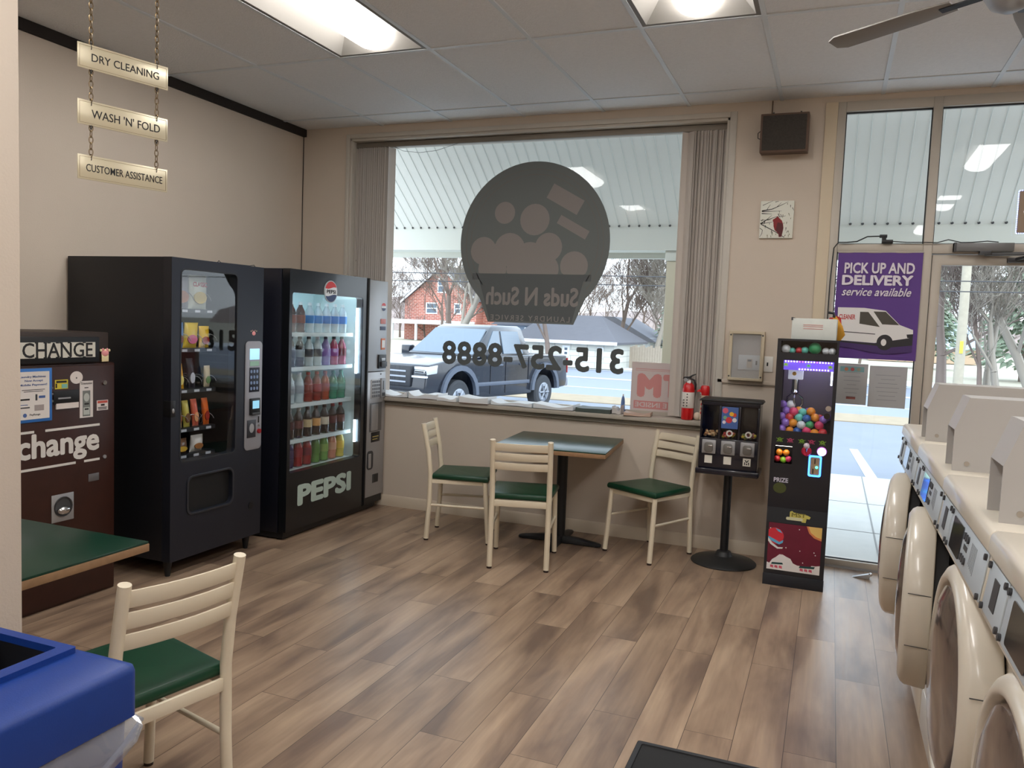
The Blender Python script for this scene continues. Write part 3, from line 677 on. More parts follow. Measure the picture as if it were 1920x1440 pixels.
# stickers
def sticker(x0, x1, z0, z1, c, label, y=-.0125, name='sticker'):
    o = MB().box(x0, x1, y-.0012, y, z0, z1, mat('sticker_%d_%d_%d' % c, c, .6)).build(name, dr, smooth=False); o['label'] = label; return o
o = MB().prism(circ(.11, 1.165, .037, 20, .032), 'xz', -.0137, -.0125, mat('sticker_oval', (222, 212, 206), .6)).build('sticker', dr, smooth=False); o['label'] = 'white oval sticker'
MB().prism(circ(.11, 1.163, .004, 8), 'xz', -.0142, -.0137, M_DGREY).build('dot', o, smooth=False)
o = sticker(-.012, .061, 1.112, 1.158, (206, 190, 60), 'yellow warning sticker')
MB().box(.025, .057, -.0145, -.0137, 1.116, 1.136, mat('sticker_teal', (120, 180, 170), .6)).box(-.005, .053, -.0145, -.0137, 1.143, 1.153, M_INK).box(-.009, -.001, -.0145, -.0137, 1.118, 1.14, M_INK).build('print', o, smooth=False)
bs = MB().box(-.022, .122, -.018, -.012, 1.035, 1.104, M_BLACK).build('bill_slot', dr, bevel=.003)
MB().box(.0, .07, -.022, -.018, 1.062, 1.069, M_SILVER).build('slot_lip', bs, smooth=False)
MB().box(-.01, .118, -.0195, -.012, 1.012, 1.04, mat('sticker_pale', (216, 206, 200), .6)).build('instruction_label', bs, smooth=False)
o = sticker(.129, .208, .955, 1.145, (214, 206, 202), 'white sticker with a printed bill')
text('Orientation', M_DGREY, .136, .201, 1.127, 1.139, -.0137, o)
MB().box(.146, .191, -.0145, -.0137, .962, 1.095, mat('bill_grey', (118, 122, 118), .7)).build('bill_print', o, smooth=False)
mb = MB().prism(circ(.1685, 1.06, .017, 16, .022), 'xz', -.0152, -.0144, mat('bill_light', (180, 184, 178), .7)).box(.15, .187, -.0152, -.0144, .97, 1.008, mat('bill_light', ())).box(.156, .183, -.0152, -.0144, 1.022, 1.03, M_INK).box(.157, .18, -.0158, -.0151, .995, 1.003, M_INK).box(.157, .18, -.0145, -.0137, 1.108, 1.112, M_INK)
mb.build('bill_detail', o, smooth=False)
o = sticker(.232, .302, .985, 1.038, (218, 208, 204), 'white camera notice with a red top')
MB().box(.236, .298, -.0145, -.0137, 1.023, 1.035, mat('notice_red', (190, 80, 68), .6)).box(.257, .28, -.0145, -.0137, 1.008, 1.018, M_INK).box(.239, .295, -.0145, -.0137, .998, 1.002, M_DGREY).box(.241, .293, -.0145, -.0137, .990, .994, M_DGREY).build('print', o, smooth=False)
o = MB().box(.18, .245, -.015, -.012, .615, .655, mat('plate_grey', (120, 118, 120), .4, metal=.5)).build('maker_plate', dr, bevel=.001)
cu = MB().box(-.035, .092, -.016, -.012, .44, .58, M_SILVER).build('coin_cup', dr, bevel=.003)
MB().lathe([(.052, 0), (.050, .006), (.044, .003), (.04, -.02), (.02, -.03), (.001, -.032)], (0, 0, 0), M_DGREY, M=Matrix.Translation((.029, -.018, .515))@Matrix.Rotation(PI/2, 4, 'X')).build('cup_bowl', cu)
MB().ball((.029, -.026, .497), (.04, .018, .022), M_CHROME, 16, 8).build('cup_flap', cu)
for z in (1.12, 1.09, 1.055): MB().cyl((-.029, -.012, z), (-.029, -.018, z), .006, M_CHROME, n=10).build('screw_head', dr)
# blue framed payment notice
t2 = thing('payment_notice', 'blue edged mobile payment notice taped on the change machine', 'notice', (-3.557, 2.728, 1.09), PI/2)
MB().box(-.1, .1, -.003, 0, -.13, .13, mat('notice_blue', (48, 112, 186), .5)).build('blue_border', t2, bevel=.001)
pp = MB().box(-.085, .085, -.0042, -.003, -.115, .115, mat('notice_paper', (222, 216, 210), .6)).build('paper', t2, smooth=False)
nb = mat('notice_ink_blue', (70, 96, 150), .6)
for s, a, b, z in (('Laundry Machines', -.07, .065, .083), ('Now Accept', -.045, .05, .064), ('Mobile Payment!', -.072, .072, .044)): text(s, nb, a, b, z, z+.013, -.0042, pp, bold=.015)
text('PayRange', M_INK, -.02, .035, -.1, -.088, -.0042, pp)
mb = MB()
for x0, x1, z, h, m_ in ((-.06, .06, .026, .003, M_DGREY), (-.05, .05, .018, .003, M_DGREY), (-.075, -.02, -.022, .008, M_INK), (.01, .02, -.025, .03, M_DGREY), (.028, .062, -.015, .012, nb), (.005, .055, -.075, .028, mat('notice_photo', (160, 150, 146), .7)), (-.07, -.02, -.06, .006, M_DGREY), (-.07, -.03, -.045, .003, nb)):
    mb.box(x0, x1, -.0048, -.0042, z, z+h, m_)
mb.prism(circ(-.045, -.094, .010, 14), 'xz', -.0048, -.0042, nb); mb.build('printing', pp, smooth=False)
# small figurine sticker on header top right
def foot_charm(loc, rz, label):
    t = thing('cartoon_magnet', label, 'magnet', loc, rz)
    pk = mat('magnet_pink', (226, 150, 150), .5); yl = mat('magnet_cream', (222, 206, 160), .5)
    MB().prism([(-.022, -.03), (.022, -.03), (.022, .012), (-.022, .012)], 'xz', -.006, 0, yl).build('card_body', t, bevel=.002)
    MB().ball((0, -.004, .016), (.024, .006, .018), pk, 12, 8).build('head', t)
    for k in range(5): MB().ball((-.026+.013*k, -.004, .03+.004*(k % 2)), (.007, .005, .008), pk if k % 2 else yl, 8, 6).build('petal', t)
foot_charm((-3.577, 3.156, 1.27), PI/2, 'small pink topped cream magnet beside the CHANGE sign box')

# ================================================================== SNACK MACHINE
W2 = .385; HT = 1.82
t = thing('snack_machine', 'tall black snack vending machine with a glass front and grey keypad panel', 'vending machine', (-3.395, 3.82, 0), PI/2)
mb = MB()
mb.box(-W2, -W2+.02, .06, .79, .1, HT, M_MACHS).box(W2-.02, W2, .06, .79, .1, HT, M_MACHS).box(-W2+.02, W2-.02, .77, .79, .1, HT, M_MACHS).box(-W2+.02, W2-.02, .06, .77, HT-.02, HT, M_MACHS).box(-W2+.02, W2-.02, .06, .77, .1, .12, M_MACHS)
mb.build('cabinet', t, bevel=.003)
MB().box(-W2+.02, -W2+.03, .06, .6, .12, HT-.02, M_CAV).box(.14, .15, .06, .6, .12, HT-.02, M_CAV).box(-W2+.02, .2, .6, .61, .12, HT-.02, M_CAV).box(-W2+.02, .2, .06, .6, .6, .61, M_CAV).build('inner_liner', t, smooth=False)
GX0, GX1, GZ0, GZ1 = -.312, .139, .668, 1.757
d = MB()
o_ = [(W2, HT), (-W2, HT), (-W2, .625), (W2, .625)]
rp = rrect(GX0, GX1, GZ0, GZ1, .03, 5)
# door upper: ring with matching counts
outer = []
for k, (cx, cz) in enumerate(((W2, HT), (-W2, HT), (-W2, .625), (W2, .625))): outer += [(cx, cz)]*6
d.ring(outer, rp, 'xz', 0, .06, M_MACH)
bi = rrect(-.25, .115, .355, .565, .04, 5); outer2 = []
for cx, cz in ((W2, .625), (-W2, .625), (-W2, .10), (W2, .10)): outer2 += [(cx, cz)]*6
d.ring(outer2, bi, 'xz', 0, .06, M_MACH)
dr = d.build('door', t, ang=30)
MB().ring(rrect(-.262, .127, .343, .577, .046, 5), rrect(-.25, .115, .355, .565, .04, 5), 'xz', -.006, .0, mat('bin_rim', (44, 46, 54), .3, coat=.3)).build('bin_rim', dr, bevel=.001)
MB().prism(bi, 'xz', .025, .035, M_CAV).build('bin_flap', dr)
MB().prism(rrect(GX0, GX1, GZ0, GZ1, .03, 5), 'xz', .006, .010, MGLASS).build('glass', dr, smooth=False)
MB().ring(rrect(GX0-.008, GX1+.008, GZ0-.008, GZ1+.008, .036, 5), rrect(GX0, GX1, GZ0, GZ1, .03, 5), 'xz', -.002, 0, mat('gasket', ())).build('glass_seal', dr, smooth=False)
MB().box(-W2-.004, -W2+.03, -.004, .05, .93, 1.02, M_BLACK).ball((-W2+.012, -.006, .965), (.008, .005, .014), M_SILVER).build('latch', dr, bevel=.003)
MB().cyl((.29, 0, .30), (.29, -.004, .30), .022, M_BLACK).build('lock_cover', dr)
pn = MB().prism(rrect(.218, .376, .660, 1.352, .03, 5), 'xz', -.006, 0, mat('panel_grey', (152, 152, 158), .4, metal=.2)).build('keypad_panel', t, bevel=.002)
MB().box(.255, .345, -.009, -.006, 1.235, 1.305, mat('lcd_blue', (150, 196, 214), .4, emis=.8)).build('display', pn, bevel=.001)
MB().box(.258, .342, -.0085, -.006, 1.195, 1.225, mat('label_green', (150, 190, 170), .5)).build('price_label', pn, smooth=False)
kp = MB().box(.253, .347, -.010, -.006, 1.03, 1.185, mat('keypad_dark', (30, 34, 48), .5)).build('keypad', pn, bevel=.001)
for r in range(4):
    for c in range(3): MB().prism(rrect(.266+.028*c-.008, .266+.028*c+.008, 1.053+.036*r-.010, 1.053+.036*r+.010, .006, 3), 'xz', -.013, -.010, mat('key_blue', (120, 140, 176), .4)).build('key', kp)
rd_ = MB().box(.255, .345, -.022, -.006, .885, .99, M_BLACK).build('card_reader', pn, bevel=.004)
MB().box(.27, .332, -.0235, -.022, .925, .975, mat('screen_cyan', (130, 186, 212), .4, emis=.6)).build('screen', rd_, smooth=False)
MB().box(.262, .338, -.03, -.02, .883, .9, M_DGREY).build('reader_lip', rd_, bevel=.002)
bp_ = MB().box(.238, .318, -.010, -.006, .74, .852, mat('plate_dark', (48, 48, 54), .4)).build('bill_plate', pn, bevel=.001)
MB().prism(circ(.278, .80, .022, 16, .03), 'xz', -.0115, -.010, M_SILVER).build('bill_icon', bp_, smooth=False)
MB().cyl((.348, -.006, .775), (.348, -.018, .775), .015, mat('button_red', (150, 30, 36), .3)).build('coin_button', pn)
MB().box(.343, .349, -.010, -.006, .83, .87, M_INK).build('coin_slot', pn, smooth=False)
MB().cyl((.346, -.006, .812), (.346, -.012, .812), .007, M_CHROME, n=10).build('key_lock', pn)
for x, y in ((-.33, .07), (.33, .07), (-.33, .72), (.33, .72)):
    MB().cyl((x, y, .0), (x, y, .1), .014, M_BLACK, r2=.028, n=10).build('leg', t)
MB().tube([(.0, .03, HT), (.012, .03, HT+.012), (.03, .03, HT+.002), (.26, .01, HT+.002), (.3, .01, HT+.01), (.34, .03, HT)], .0025, M_DGREY, n=5).build('top_wire', t)
M_TRAY = mat('tray_black', (34, 35, 40), .4); M_TAGS = mat('price_tag', (196, 198, 206), .5)
shelves = [1.545, 1.315, 1.075, .845, .69]
for k, z in enumerate(shelves):
    sh = MB().box(-.345, .07, .10, .58, z-.012, z-.006, M_TRAY).box(-.345, .07, .095, .102, z-.03, z-.006, M_TRAY).build('tray', t, smooth=False)
    for x in (-.19, -.09, .01): MB().box(x-.02, x+.02, .091, .095, z-.026, z-.012, M_TAGS).build('price_tag', sh, smooth=False)
def coil(x, z, r=.034):
    mb = MB(); P = []
    for i in range(40):
        a = i/40*2*PI*3.2; P.append((x*.8+.03+r*math.cos(a), .102+.3*i/40, z+r+.002+r*math.sin(a)))
    mb.tube(P, .0018, M_SILVER, n=4).build('vend_coil', t)
for k, (z, xs, r) in enumerate(((1.545, (-.24, -.06), .05), (1.315, (-.25, -.13, .02), .04), (1.075, (-.26, -.13, .02), .035), (.845, (-.26, -.15, .0), .035))):
    for x in xs: coil(x, z-.006, r)
def bag(kind, x, z, w, h, d, c1, c2, label, y=.135, s=None, tilt=0, cat='snack'):
    M = Matrix.Rotation(PI/2, 4, 'Z')
    p = Matrix.Translation((-3.395, 3.82, 0))@M@Vector((x*.8+.035, y, z-.006))
    t = thing(kind, label, cat, p, PI/2, 'snacks in the vending machine')
    n = 8; R = []
    for j in range(n+1):
        v = j/n; b = math.sin(PI*v)**.6 if 0 < v < 1 else 0; ww = w*(1-.10*b)
        dd = d*b+.002; sw = math.sin(tilt)*h*v
        ring = []
        for i in range(12):
            a = 2*PI*i/12; ring.append((ww/2*(abs(math.cos(a))**.7)*(1 if math.cos(a) >= 0 else -1)+sw, dd/2*math.sin(a), v*h*math.cos(tilt)))
        R.append(ring)
    bd = MB().loft(R, mat('wrap_%d_%d_%d' % c1, c1, .3, coat=.3)).build('wrapper', t)
    yy = -d/2-.001
    def on(v): return math.sin(tilt)*h*v
    mb = MB(); m2 = mat('wrap_%d_%d_%d' % c2, c2, .35)
    mb.prism([(a+on(.4), b) for a, b in circ(0, h*.34, w*.34, 14, h*.18)], 'xz', yy-.001, yy+.006, m2); mb.build('wrapper_print', bd, smooth=False)
    if s: text(s, mat('wrap_text_red', (170, 40, 44), .5), -w*.38+on(.7), w*.38+on(.7), h*.66, h*.8, yy+.004, bd, bold=.04)
    return t
bag('chip_bag', -.285, 1.545, .15, .20, .05, (150, 144, 150), (176, 110, 60), 'grey crisp bag at the left of the top tray')
bag('chip_bag', -.105, 1.545, .15, .20, .05, (216, 220, 206), (206, 180, 90), 'pale crisp bag with green band at the right of the top tray', s='CLASSIC')
bag('candy_bag', -.30, 1.315, .09, .15, .04, (60, 120, 190), (120, 60, 40), 'blue candy bag at the far left of the second tray')
bag('candy_bag', -.18, 1.315, .11, .15, .04, (226, 190, 50), (214, 100, 140), 'yellow and pink candy bag in the middle of the second tray', tilt=.1)
bag('candy_bag', -.035, 1.315, .085, .13, .035, (232, 186, 40), (150, 40, 30), 'yellow candy bag at the right of the second tray')
bag('candy_bar', -.265, 1.075, .055, .15, .03, (236, 170, 30), (240, 220, 120), 'yellow candy bar leaning on the third tray', tilt=-.12)
bag('candy_bar', -.15, 1.075, .055, .18, .03, (44, 40, 52), (200, 200, 210), 'dark chocolate bar in the middle of the third tray', tilt=-.14)
bag('candy_bar', .0, 1.075, .05, .13, .03, (206, 190, 160), (120, 150, 100), 'cream wrapped bar at the right of the third tray')
bag('cracker_pack', -.285, .845, .06, .16, .035, (216, 180, 120), (150, 90, 50), 'tan cracker pack at the left of the fourth tray', tilt=-.1)
bag('cracker_pack', -.20, .845, .05, .16, .035, (206, 190, 90), (120, 80, 50), 'olive yellow cracker pack on the fourth tray', tilt=-.12)
bag('cracker_pack', -.11, .845, .05, .165, .035, (222, 106, 80), (240, 170, 120), 'red orange cracker pack in the middle of the fourth tray', tilt=-.14)
bag('cracker_pack', .0, .845, .05, .165, .035, (230, 110, 40), (160, 50, 40), 'bright orange cracker pack at the right of the fourth tray', tilt=-.12)
bag('pastry_pack', -.27, .69, .11, .09, .05, (120, 84, 60), (214, 170, 60), 'brown pastry pack on the lowest tray')
bag('pastry_pack', -.11, .69, .10, .10, .05, (216, 210, 204), (170, 110, 60), 'white pastry pack on the lowest tray', tilt=.1)
foot_charm((-3.403, 4.118, 1.385), PI/2, 'small pink and white magnet above the keypad panel of the snack machine')

# ================================================================== PEPSI MACHINE
W = .625; HT = 1.833
t = thing('drinks_machine', 'black glass front soda vending machine lit inside with PEPSI lettering and a silver payment column', 'vending machine', (-3.34, 5.025, 0), PI/2)
M_PB = mat('soda_black', (20, 22, 26), .3, coat=.3); M_PSIDE = mat('soda_side_navy', (16, 18, 30), .45, noise=.4, nscale=60)
M_LIN = mat('liner_white', (214, 226, 224), .5)
mb = MB().box(-W, -W+.03, .07, .82, .05, HT, M_PSIDE).box(.34, W, .09, .82, .05, HT, M_PSIDE).box(-W+.03, .34, .79, .82, .05, HT, M_PSIDE).box(-W+.03, .34, .07, .79, HT-.05, HT, M_PSIDE).box(-W+.03, .34, .07, .79, .05, .40, M_PSIDE)
mb.build('cabinet', t, bevel=.004)
MB().box(-W+.03, -W+.04, .07, .5, .40, HT-.05, M_LIN).box(.33, .34, .07, .5, .40, HT-.05, M_LIN).box(-W+.04, .33, .5, .51, .40, HT-.05, M_LIN).box(-W+.04, .33, .07, .5, .40, .41, M_LIN).box(-W+.04, .33, .07, .5, HT-.06, HT-.05, M_LIN).build('inner_liner', t, smooth=False)
DX1 = .344; gx0, gx1, gz0, gz1 = -.594, .272, .458, 1.678
out_ = []
for cx, cz in ((DX1, HT), (-W, HT), (-W, .06), (DX1, .06)): out_ += [(cx, cz)]*6
dr = MB().ring(out_, rrect(gx0, gx1, gz0, gz1, .02, 5), 'xz', 0, .06, M_PB).build('door', t, ang=30)
MB().prism(rrect(gx0, gx1, gz0, gz1, .02, 5), 'xz', .004, .008, MGLASS).build('glass', dr, smooth=False)
text('PEPSI', mat('soda_lettering', (184, 204, 196), .5), -.502, .158, .215, .365, -.0005, dr, bold=.05)
MB().box(DX1-.012, DX1+.004, -.012, .05, .06, HT, M_BLACK).build('door_edge', dr, bevel=.003)
bd = MB().prism(circ(-.165, 1.703, .079, 28), 'xz', -.006, 0, mat('badge_grey', (176, 182, 186), .4)).build('round_badge', dr, smooth=False)
def band(lo, hi, c, r=.072, cx=-.165, cz=1.703, y=-.0075, par=bd, k=1):
    P = []
    N = 41
    up = lambda u: hi(u); 
    xs = [-r+2*r*i/N for i in range(N+1)]
    top, bot = [], []
    for x in xs:
        c_ = math.sqrt(max(r*r-x*x, 0)); a_ = max(-c_, min(c_, hi(x/r)*r)); b_ = max(-c_, min(c_, lo(x/r)*r))
        if a_-b_ > 1e-4: top.append((cx+x, cz+a_)); bot.append((cx+x, cz+b_))
    MB().prism(top+bot[::-1], 'xz', y, y+.0012, c).build('badge_band', par, smooth=False)
bR, bW, bB = mat('badge_red', (206, 44, 44), .4), mat('badge_white', (226, 228, 230), .4), mat('badge_navy', (26, 48, 96), .4)
band(lambda u: .36+.10*math.sin(u*2.6), lambda u: 2, bR); band(lambda u: -.36+.10*math.sin(u*2.6), lambda u: .36+.10*math.sin(u*2.6), bW); band(lambda u: -2, lambda u: -.36+.10*math.sin(u*2.6), bB)
text('PEPSI', M_INK, -.165-.054, -.165+.054, 1.690, 1.716, -.0078, bd, bold=.022)
# silver column
col = MB().box(DX1+.006, W, -.004, .09, .50+.61, HT-.01, M_SILVER).box(DX1+.006, W, -.004, .09, .111, 1.104, M_SILVER).build('payment_column', t, bevel=.003)
MB().box(DX1+.006, W, .01, .09, .05, .108, M_BLACK).build('column_base', t)
def cp(name, x0, x1, z0, z1, c, y=-.004, d=.004, bevel=.001, lab=None, **k):
    o = MB().box(x0, x1, y-d, y, z0, z1, c).build(name, col, bevel=bevel)
    if lab: o['label'] = lab
    return o
o = MB().prism(circ(.565, 1.62, .034, 18), 'xz', -.0055, -.004, bW).build('sticker', col, smooth=False); o['label'] = 'round red, white and blue sticker'
band(lambda u: .3, lambda u: 2, bR, .032, .565, 1.62, -.0068, o); band(lambda u: -2, lambda u: -.3, bB, .032, .565, 1.62, -.0068, o)
cp('sticker', .525, .60, 1.485, 1.525, mat('sticker_pink', (206, 130, 124), .5), lab='pink sticker'); cp('sticker', .52, .60, 1.435, 1.465, mat('sticker_slate', (70, 78, 104), .5), lab='dark blue sticker')
o = cp('sticker', .54, .60, 1.28, 1.37, mat('sticker_orange', (206, 120, 84), .5), lab='orange bordered white sticker'); MB().box(.548, .592, -.0088, -.008, 1.295, 1.355, M_WHITE).build('print', o, smooth=False)
o = cp('bill_acceptor', .495, .61, 1.13, 1.24, M_BLACK, d=.012, bevel=.003); MB().box(.52, .60, -.03, -.014, 1.145, 1.185, M_DGREY).box(.53, .59, -.019, -.016, 1.19, 1.215, M_SILVER).build('bill_mouth', o, bevel=.003)
o = cp('selection_keypad', .405, .535, .895, 1.045, mat('keypad_silver', (176, 176, 178), .4), d=.006)
for a in range(4):
    for b in range(5): MB().box(.415+.031*a, .436+.031*a, -.013, -.010, .905+.028*b, .925+.028*b, mat('key_grey', (96, 96, 100), .5)).build('key', o, smooth=False)
o = cp('card_reader', .545, .61, .895, 1.05, mat('reader_silver', (140, 140, 142), .4), d=.012); MB().box(.558, .600, -.018, -.016, .91, .935, M_BLACK).box(.572, .58, -.018, -.016, .96, 1.03, M_BLACK).build('reader_slot', o, smooth=False)
MB().prism(circ(.55, 1.085, .008, 10), 'xz', -.0055, -.004, M_DGREY).build('sensor', col, smooth=False)
o = cp('coin_return_recess', .395, .575, .63, .86, mat('recess_silver', (112, 112, 114), .45, metal=.3), d=.002); MB().box(.41, .50, -.02, -.006, .64, .85, M_SILVER).build('recess_side', o, bevel=.003)
o = cp('instruction_label', .425, .555, .545, .625, M_BLACK, d=.002); MB().box(.445, .535, -.0068, -.006, .585, .592, mat('gold_print', (196, 180, 110), .5)).box(.445, .52, -.0068, -.006, .565, .571, mat('gold_print', ())).build('print', o, smooth=False)
o = MB().prism(rrect(.372, .46, .33, .48, .03), 'xz', -.008, -.004, M_DGREY).build('lock_housing', col); MB().box(.385, .42, -.016, -.008, .345, .46, M_SILVER).build('lock_handle', o, bevel=.004)
o = cp('coin_cup', .46, .545, .215, .285, M_DGREY, d=.002); MB().box(.49, .543, -.0075, -.006, .22, .28, M_BLACK).build('cup_hole', o, smooth=False)
for x in (-.58, .30): 
    for y in (.08, .75): MB().cyl((x, y, 0), (x, y, .05), .02, M_BLACK, n=10).build('leg', t)
MB().box(-W+.01, W-.06, .03, .8, .012, .06, M_BLACK).build('kick_plate', t, smooth=False)
led = mat('strip_light', (214, 240, 255), .5, emis=14)
MB().box(.252, .264, .035, .05, 1.10, 1.60, led).build('light_strip', t, smooth=False); MB().box(.252, .262, .035, .05, .57, .74, led).build('light_strip', t, smooth=False)  # short lower strip glows in place of light reflected by the glass
MB().box(-.58, .32, .075, .095, 1.755, 1.768, led).build('light_strip', t, smooth=False)
M_SH = mat('shelf_white', (206, 216, 216), .5)
ZS = [1.41, 1.17, .915, .665, .462]
for z in ZS[:4]: MB().box(-.58, .27, .09, .48, z-.012, z-.004, M_SH).box(-.58, .27, .085, .092, z-.03, z-.002, M_SH).build('shelf', t, smooth=False)
MB().box(-.58, .27, .09, .48, .425, .452, M_SH).build('shelf', t, smooth=False)
BOT = {}
def bottle(x, z, liquid, labc, cap, label, bulge=1.0, lowglass=True):
    M = Matrix.Translation((-3.34, 5.025, 0))@Matrix.Rotation(PI/2, 4, 'Z'); p = M@Vector((x, .132, z-.004))
    key = (liquid, labc, cap)
    if key in BOT:
        t = copytree(BOT[key]); t.location = p; t['label'] = label; return t
    t = thing('soda_bottle', label, 'bottle', p, 0, 'bottles in the drinks machine'); r = .034
    lm = mat('liquid_%d_%d_%d' % liquid, liquid, .12, alpha=.74, coat=.5)
    MB().lathe([(.02, .0), (r*.95, .003), (r, .012), (r*.93, .03), (r, .05), (r, .13), (r*.86, .155), (.014, .185), (.0135, .195)], (0, 0, 0), lm, n=14).build('bottle_body', t)
    MB().lathe([(r+.0012, .068), (r+.0015, .07), (r+.0015, .122), (r+.0012, .124)], (0, 0, 0), mat('blabel_%d_%d_%d' % labc, labc, .5), n=14).build('wrap_label', t)
    MB().lathe([(.003, .215), (.0145, .214), (.0155, .196), (.0155, .194)], (0, 0, 0), mat('cap_%d_%d_%d' % cap, cap, .4), n=12).build('cap', t)
    BOT[key] = t
    return t
BR, BL, CL, CO = (92, 40, 26), (96, 156, 206), (200, 216, 222), (44, 24, 20)
rows = [[(BR, (120, 60, 40), (226, 230, 230), 'brown tea')]*2+[(CL, (40, 124, 196), (226, 230, 230), 'clear water')]*5,
        [(CO, (40, 38, 48), (40, 40, 46), 'dark'), (CO, (120, 130, 130), (40, 40, 46), 'dark grey'), (CL, (60, 62, 70), (40, 40, 46), 'clear dark labelled'), (CL, (84, 84, 90), (200, 200, 206), 'clear grey labelled'), ((150, 130, 190), (130, 100, 170), (60, 50, 80), 'lilac'), ((190, 60, 100), (150, 80, 150), (40, 40, 46), 'pink'), ((190, 60, 100), (120, 50, 60), (40, 40, 46), 'dark pink')],
        [(CL, (150, 160, 170), (226, 230, 230), 'clear')]*2+[((150, 54, 40), (130, 60, 50), (180, 40, 40), 'red'), ((150, 54, 40), (150, 40, 36), (180, 40, 40), 'deep red'), ((176, 80, 50), (150, 60, 40), (196, 90, 40), 'orange red'), ((70, 150, 120), (60, 130, 110), (50, 140, 110), 'green'), ((70, 150, 120), (90, 150, 130), (50, 140, 110), 'pale green')],
        [(CO, (70, 34, 34), (200, 200, 196), 'cola'), (CO, (90, 40, 40), (200, 200, 196), 'cola'), (CO, (190, 170, 130), (60, 34, 24), 'cream labelled cola'), (CO, (200, 150, 90), (60, 34, 24), 'tan labelled cola'), (CO, (206, 196, 176), (60, 34, 24), 'white labelled cola'), (CO, (84, 30, 34), (160, 30, 34), 'red labelled cola'), (CO, (96, 50, 44), (160, 30, 34), 'brown labelled cola')],
        [((70, 50, 96), (60, 40, 80), (90, 60, 120), 'purple'), ((176, 48, 52), (150, 40, 50), (70, 70, 190), 'red'), ((176, 48, 52), (120, 34, 50), (160, 30, 40), 'dark red'), ((110, 160, 80), (90, 130, 60), (80, 130, 60), 'green'), ((126, 176, 90), (140, 170, 90), (80, 150, 70), 'lime'), ((226, 150, 120), (220, 170, 140), (226, 110, 80), 'peach'), ((226, 206, 90), (220, 190, 80), (200, 190, 90), 'yellow')]]
rn = ['top', 'second', 'middle', 'fourth', 'bottom']; cn = ['first', 'second', 'third', 'fourth', 'fifth', 'sixth', 'seventh']
for r_ in range(5):
    for c_ in range(7):
        lq, lb, cp_, nm = rows[r_][c_]
        o = bottle(-.432+.104*c_, ZS[r_], lq, lb, cp_, '%s bottle, %s from left on the %s shelf of the soda machine' % (nm, cn[c_], rn[r_]))

# ================================================================== GUMBALL MACHINE
t = thing('gumball_machine', 'black three slot candy dispenser on a round pedestal under the light switches', 'candy machine', (-.578, 5.41, 0))
MB().lathe([(.21, 0), (.212, .006), (.20, .016), (.12, .032), (.06, .048), (.045, .075), (.03, .08)], (0, 0, 0), mat('pedestal_black', (34, 34, 34), .5), n=40).build('base_disc', t)
MB().cyl((0, 0, .06), (0, 0, .62), .027, M_BLACK, n=20).build('pole', t)
gn = mat('navy_black', (18, 20, 34), .25, coat=.5)
MB().box(-.2, .2, -.13, .11, .60, .638, gn).build('tray_base', t, bevel=.008)
mb = MB().box(-.185, .185, -.11, .1, .638, .835, gn)
mb.box(-.185, .185, -.11, .1, 1.05, 1.082, gn).box(-.185, -.172, -.11, .1, .835, 1.05, gn).box(.172, .185, -.11, .1, .835, 1.05, gn).box(-.172, .172, .09, .1, .835, 1.05, gn)
for x in (-.062, .062): mb.box(x-.008, x+.008, -.11, .09, .835, 1.05, gn)
mb.build('housing', t, bevel=.004)
MB().prism([(-.2, 1.075), (.2, 1.075), (.19, 1.09), (-.19, 1.09)], 'xz', -.118, .11, M_BLACK).build('lid', t, bevel=.004)
for k, x in enumerate((-.121, 0, .121)):
    MB().box(x-.05, x+.05, -.105, -.101, .838, 1.048, MGLASS).build('candy_window', t, smooth=False)
    m_ = MB().box(x-.044, x+.044, -.122, -.11, .735, .825, M_SILVER).build('coin_mechanism', t, bevel=.004)
    MB().prism(rrect(x-.028, x+.028, .745, .81, .018), 'xz', -.134, -.122, mat('flap_grey', (120, 118, 114), .4, metal=.5)).build('turn_plate', m_, bevel=.002)
    MB().box(x-.002, x+.026, -.142, -.134, .785, .793, M_CHROME).build('turn_handle', m_, bevel=.002)
    lb = MB().box(x-.024, x+.024, -.114, -.11, .672, .722, mat('label_ivory', (222, 218, 206), .6)).build('price_sticker', t, smooth=False)
    if k == 2: 
        MB().prism([(x-.015, .712), (x-.007, .712), (x, .702), (x+.007, .712), (x+.015, .712), (x, .693)], 'xz', -.1148, -.114, M_INK).box(x-.015, x-.009, -.1148, -.114, .68, .698, M_INK).box(x+.009, x+.015, -.1148, -.114, .68, .698, M_INK).box(x-.004, x+.004, -.1148, -.114, .68, .69, M_INK).build('emblem', lb, smooth=False)
    if k: MB().ring(circ(x+(.003 if k == 1 else .0), .874, .021, 18), circ(x+(.003 if k == 1 else .0), .874, .012, 18), 'xz', -.108, -.105, mat('ring_white', (210, 204, 200), .5)).build('label_ring', t, smooth=False)
    pal = [[(196, 150, 104), (176, 124, 84), (214, 176, 130)], [(206, 110, 90), (220, 190, 60), (196, 70, 70)], [(206, 180, 60), (150, 80, 90), (110, 130, 70)]][k]
    for c in range(3):
        cs = ('tan', 'brown', 'cream') if k == 0 else (('orange', 'yellow', 'red') if k == 1 else ('golden', 'plum', 'olive'))
        mbx = MB()
        for q in range(9):
            mbx.ball((x-.04+.08*random.random(), -.09+.05*random.random(), .848+.028*random.random()), .0095, mat('candy_%d_%d_%d' % pal[c], pal[c], .35), 8, 6)
        o = mbx.build('candy_heap'); o.location = (-.578, 5.41, 0); tag(o, '%s candies in the %s window of the candy dispenser' % (cs[c], ('left', 'middle', 'right')[k]), 'candy'); o['kind'] = 'stuff'
cd = MB().box(-.052, .052, -.1075, -.1055, .905, 1.045, mat('poster_blue', (70, 100, 160), .5)).build('candy_poster', t, smooth=False)
mb = MB()
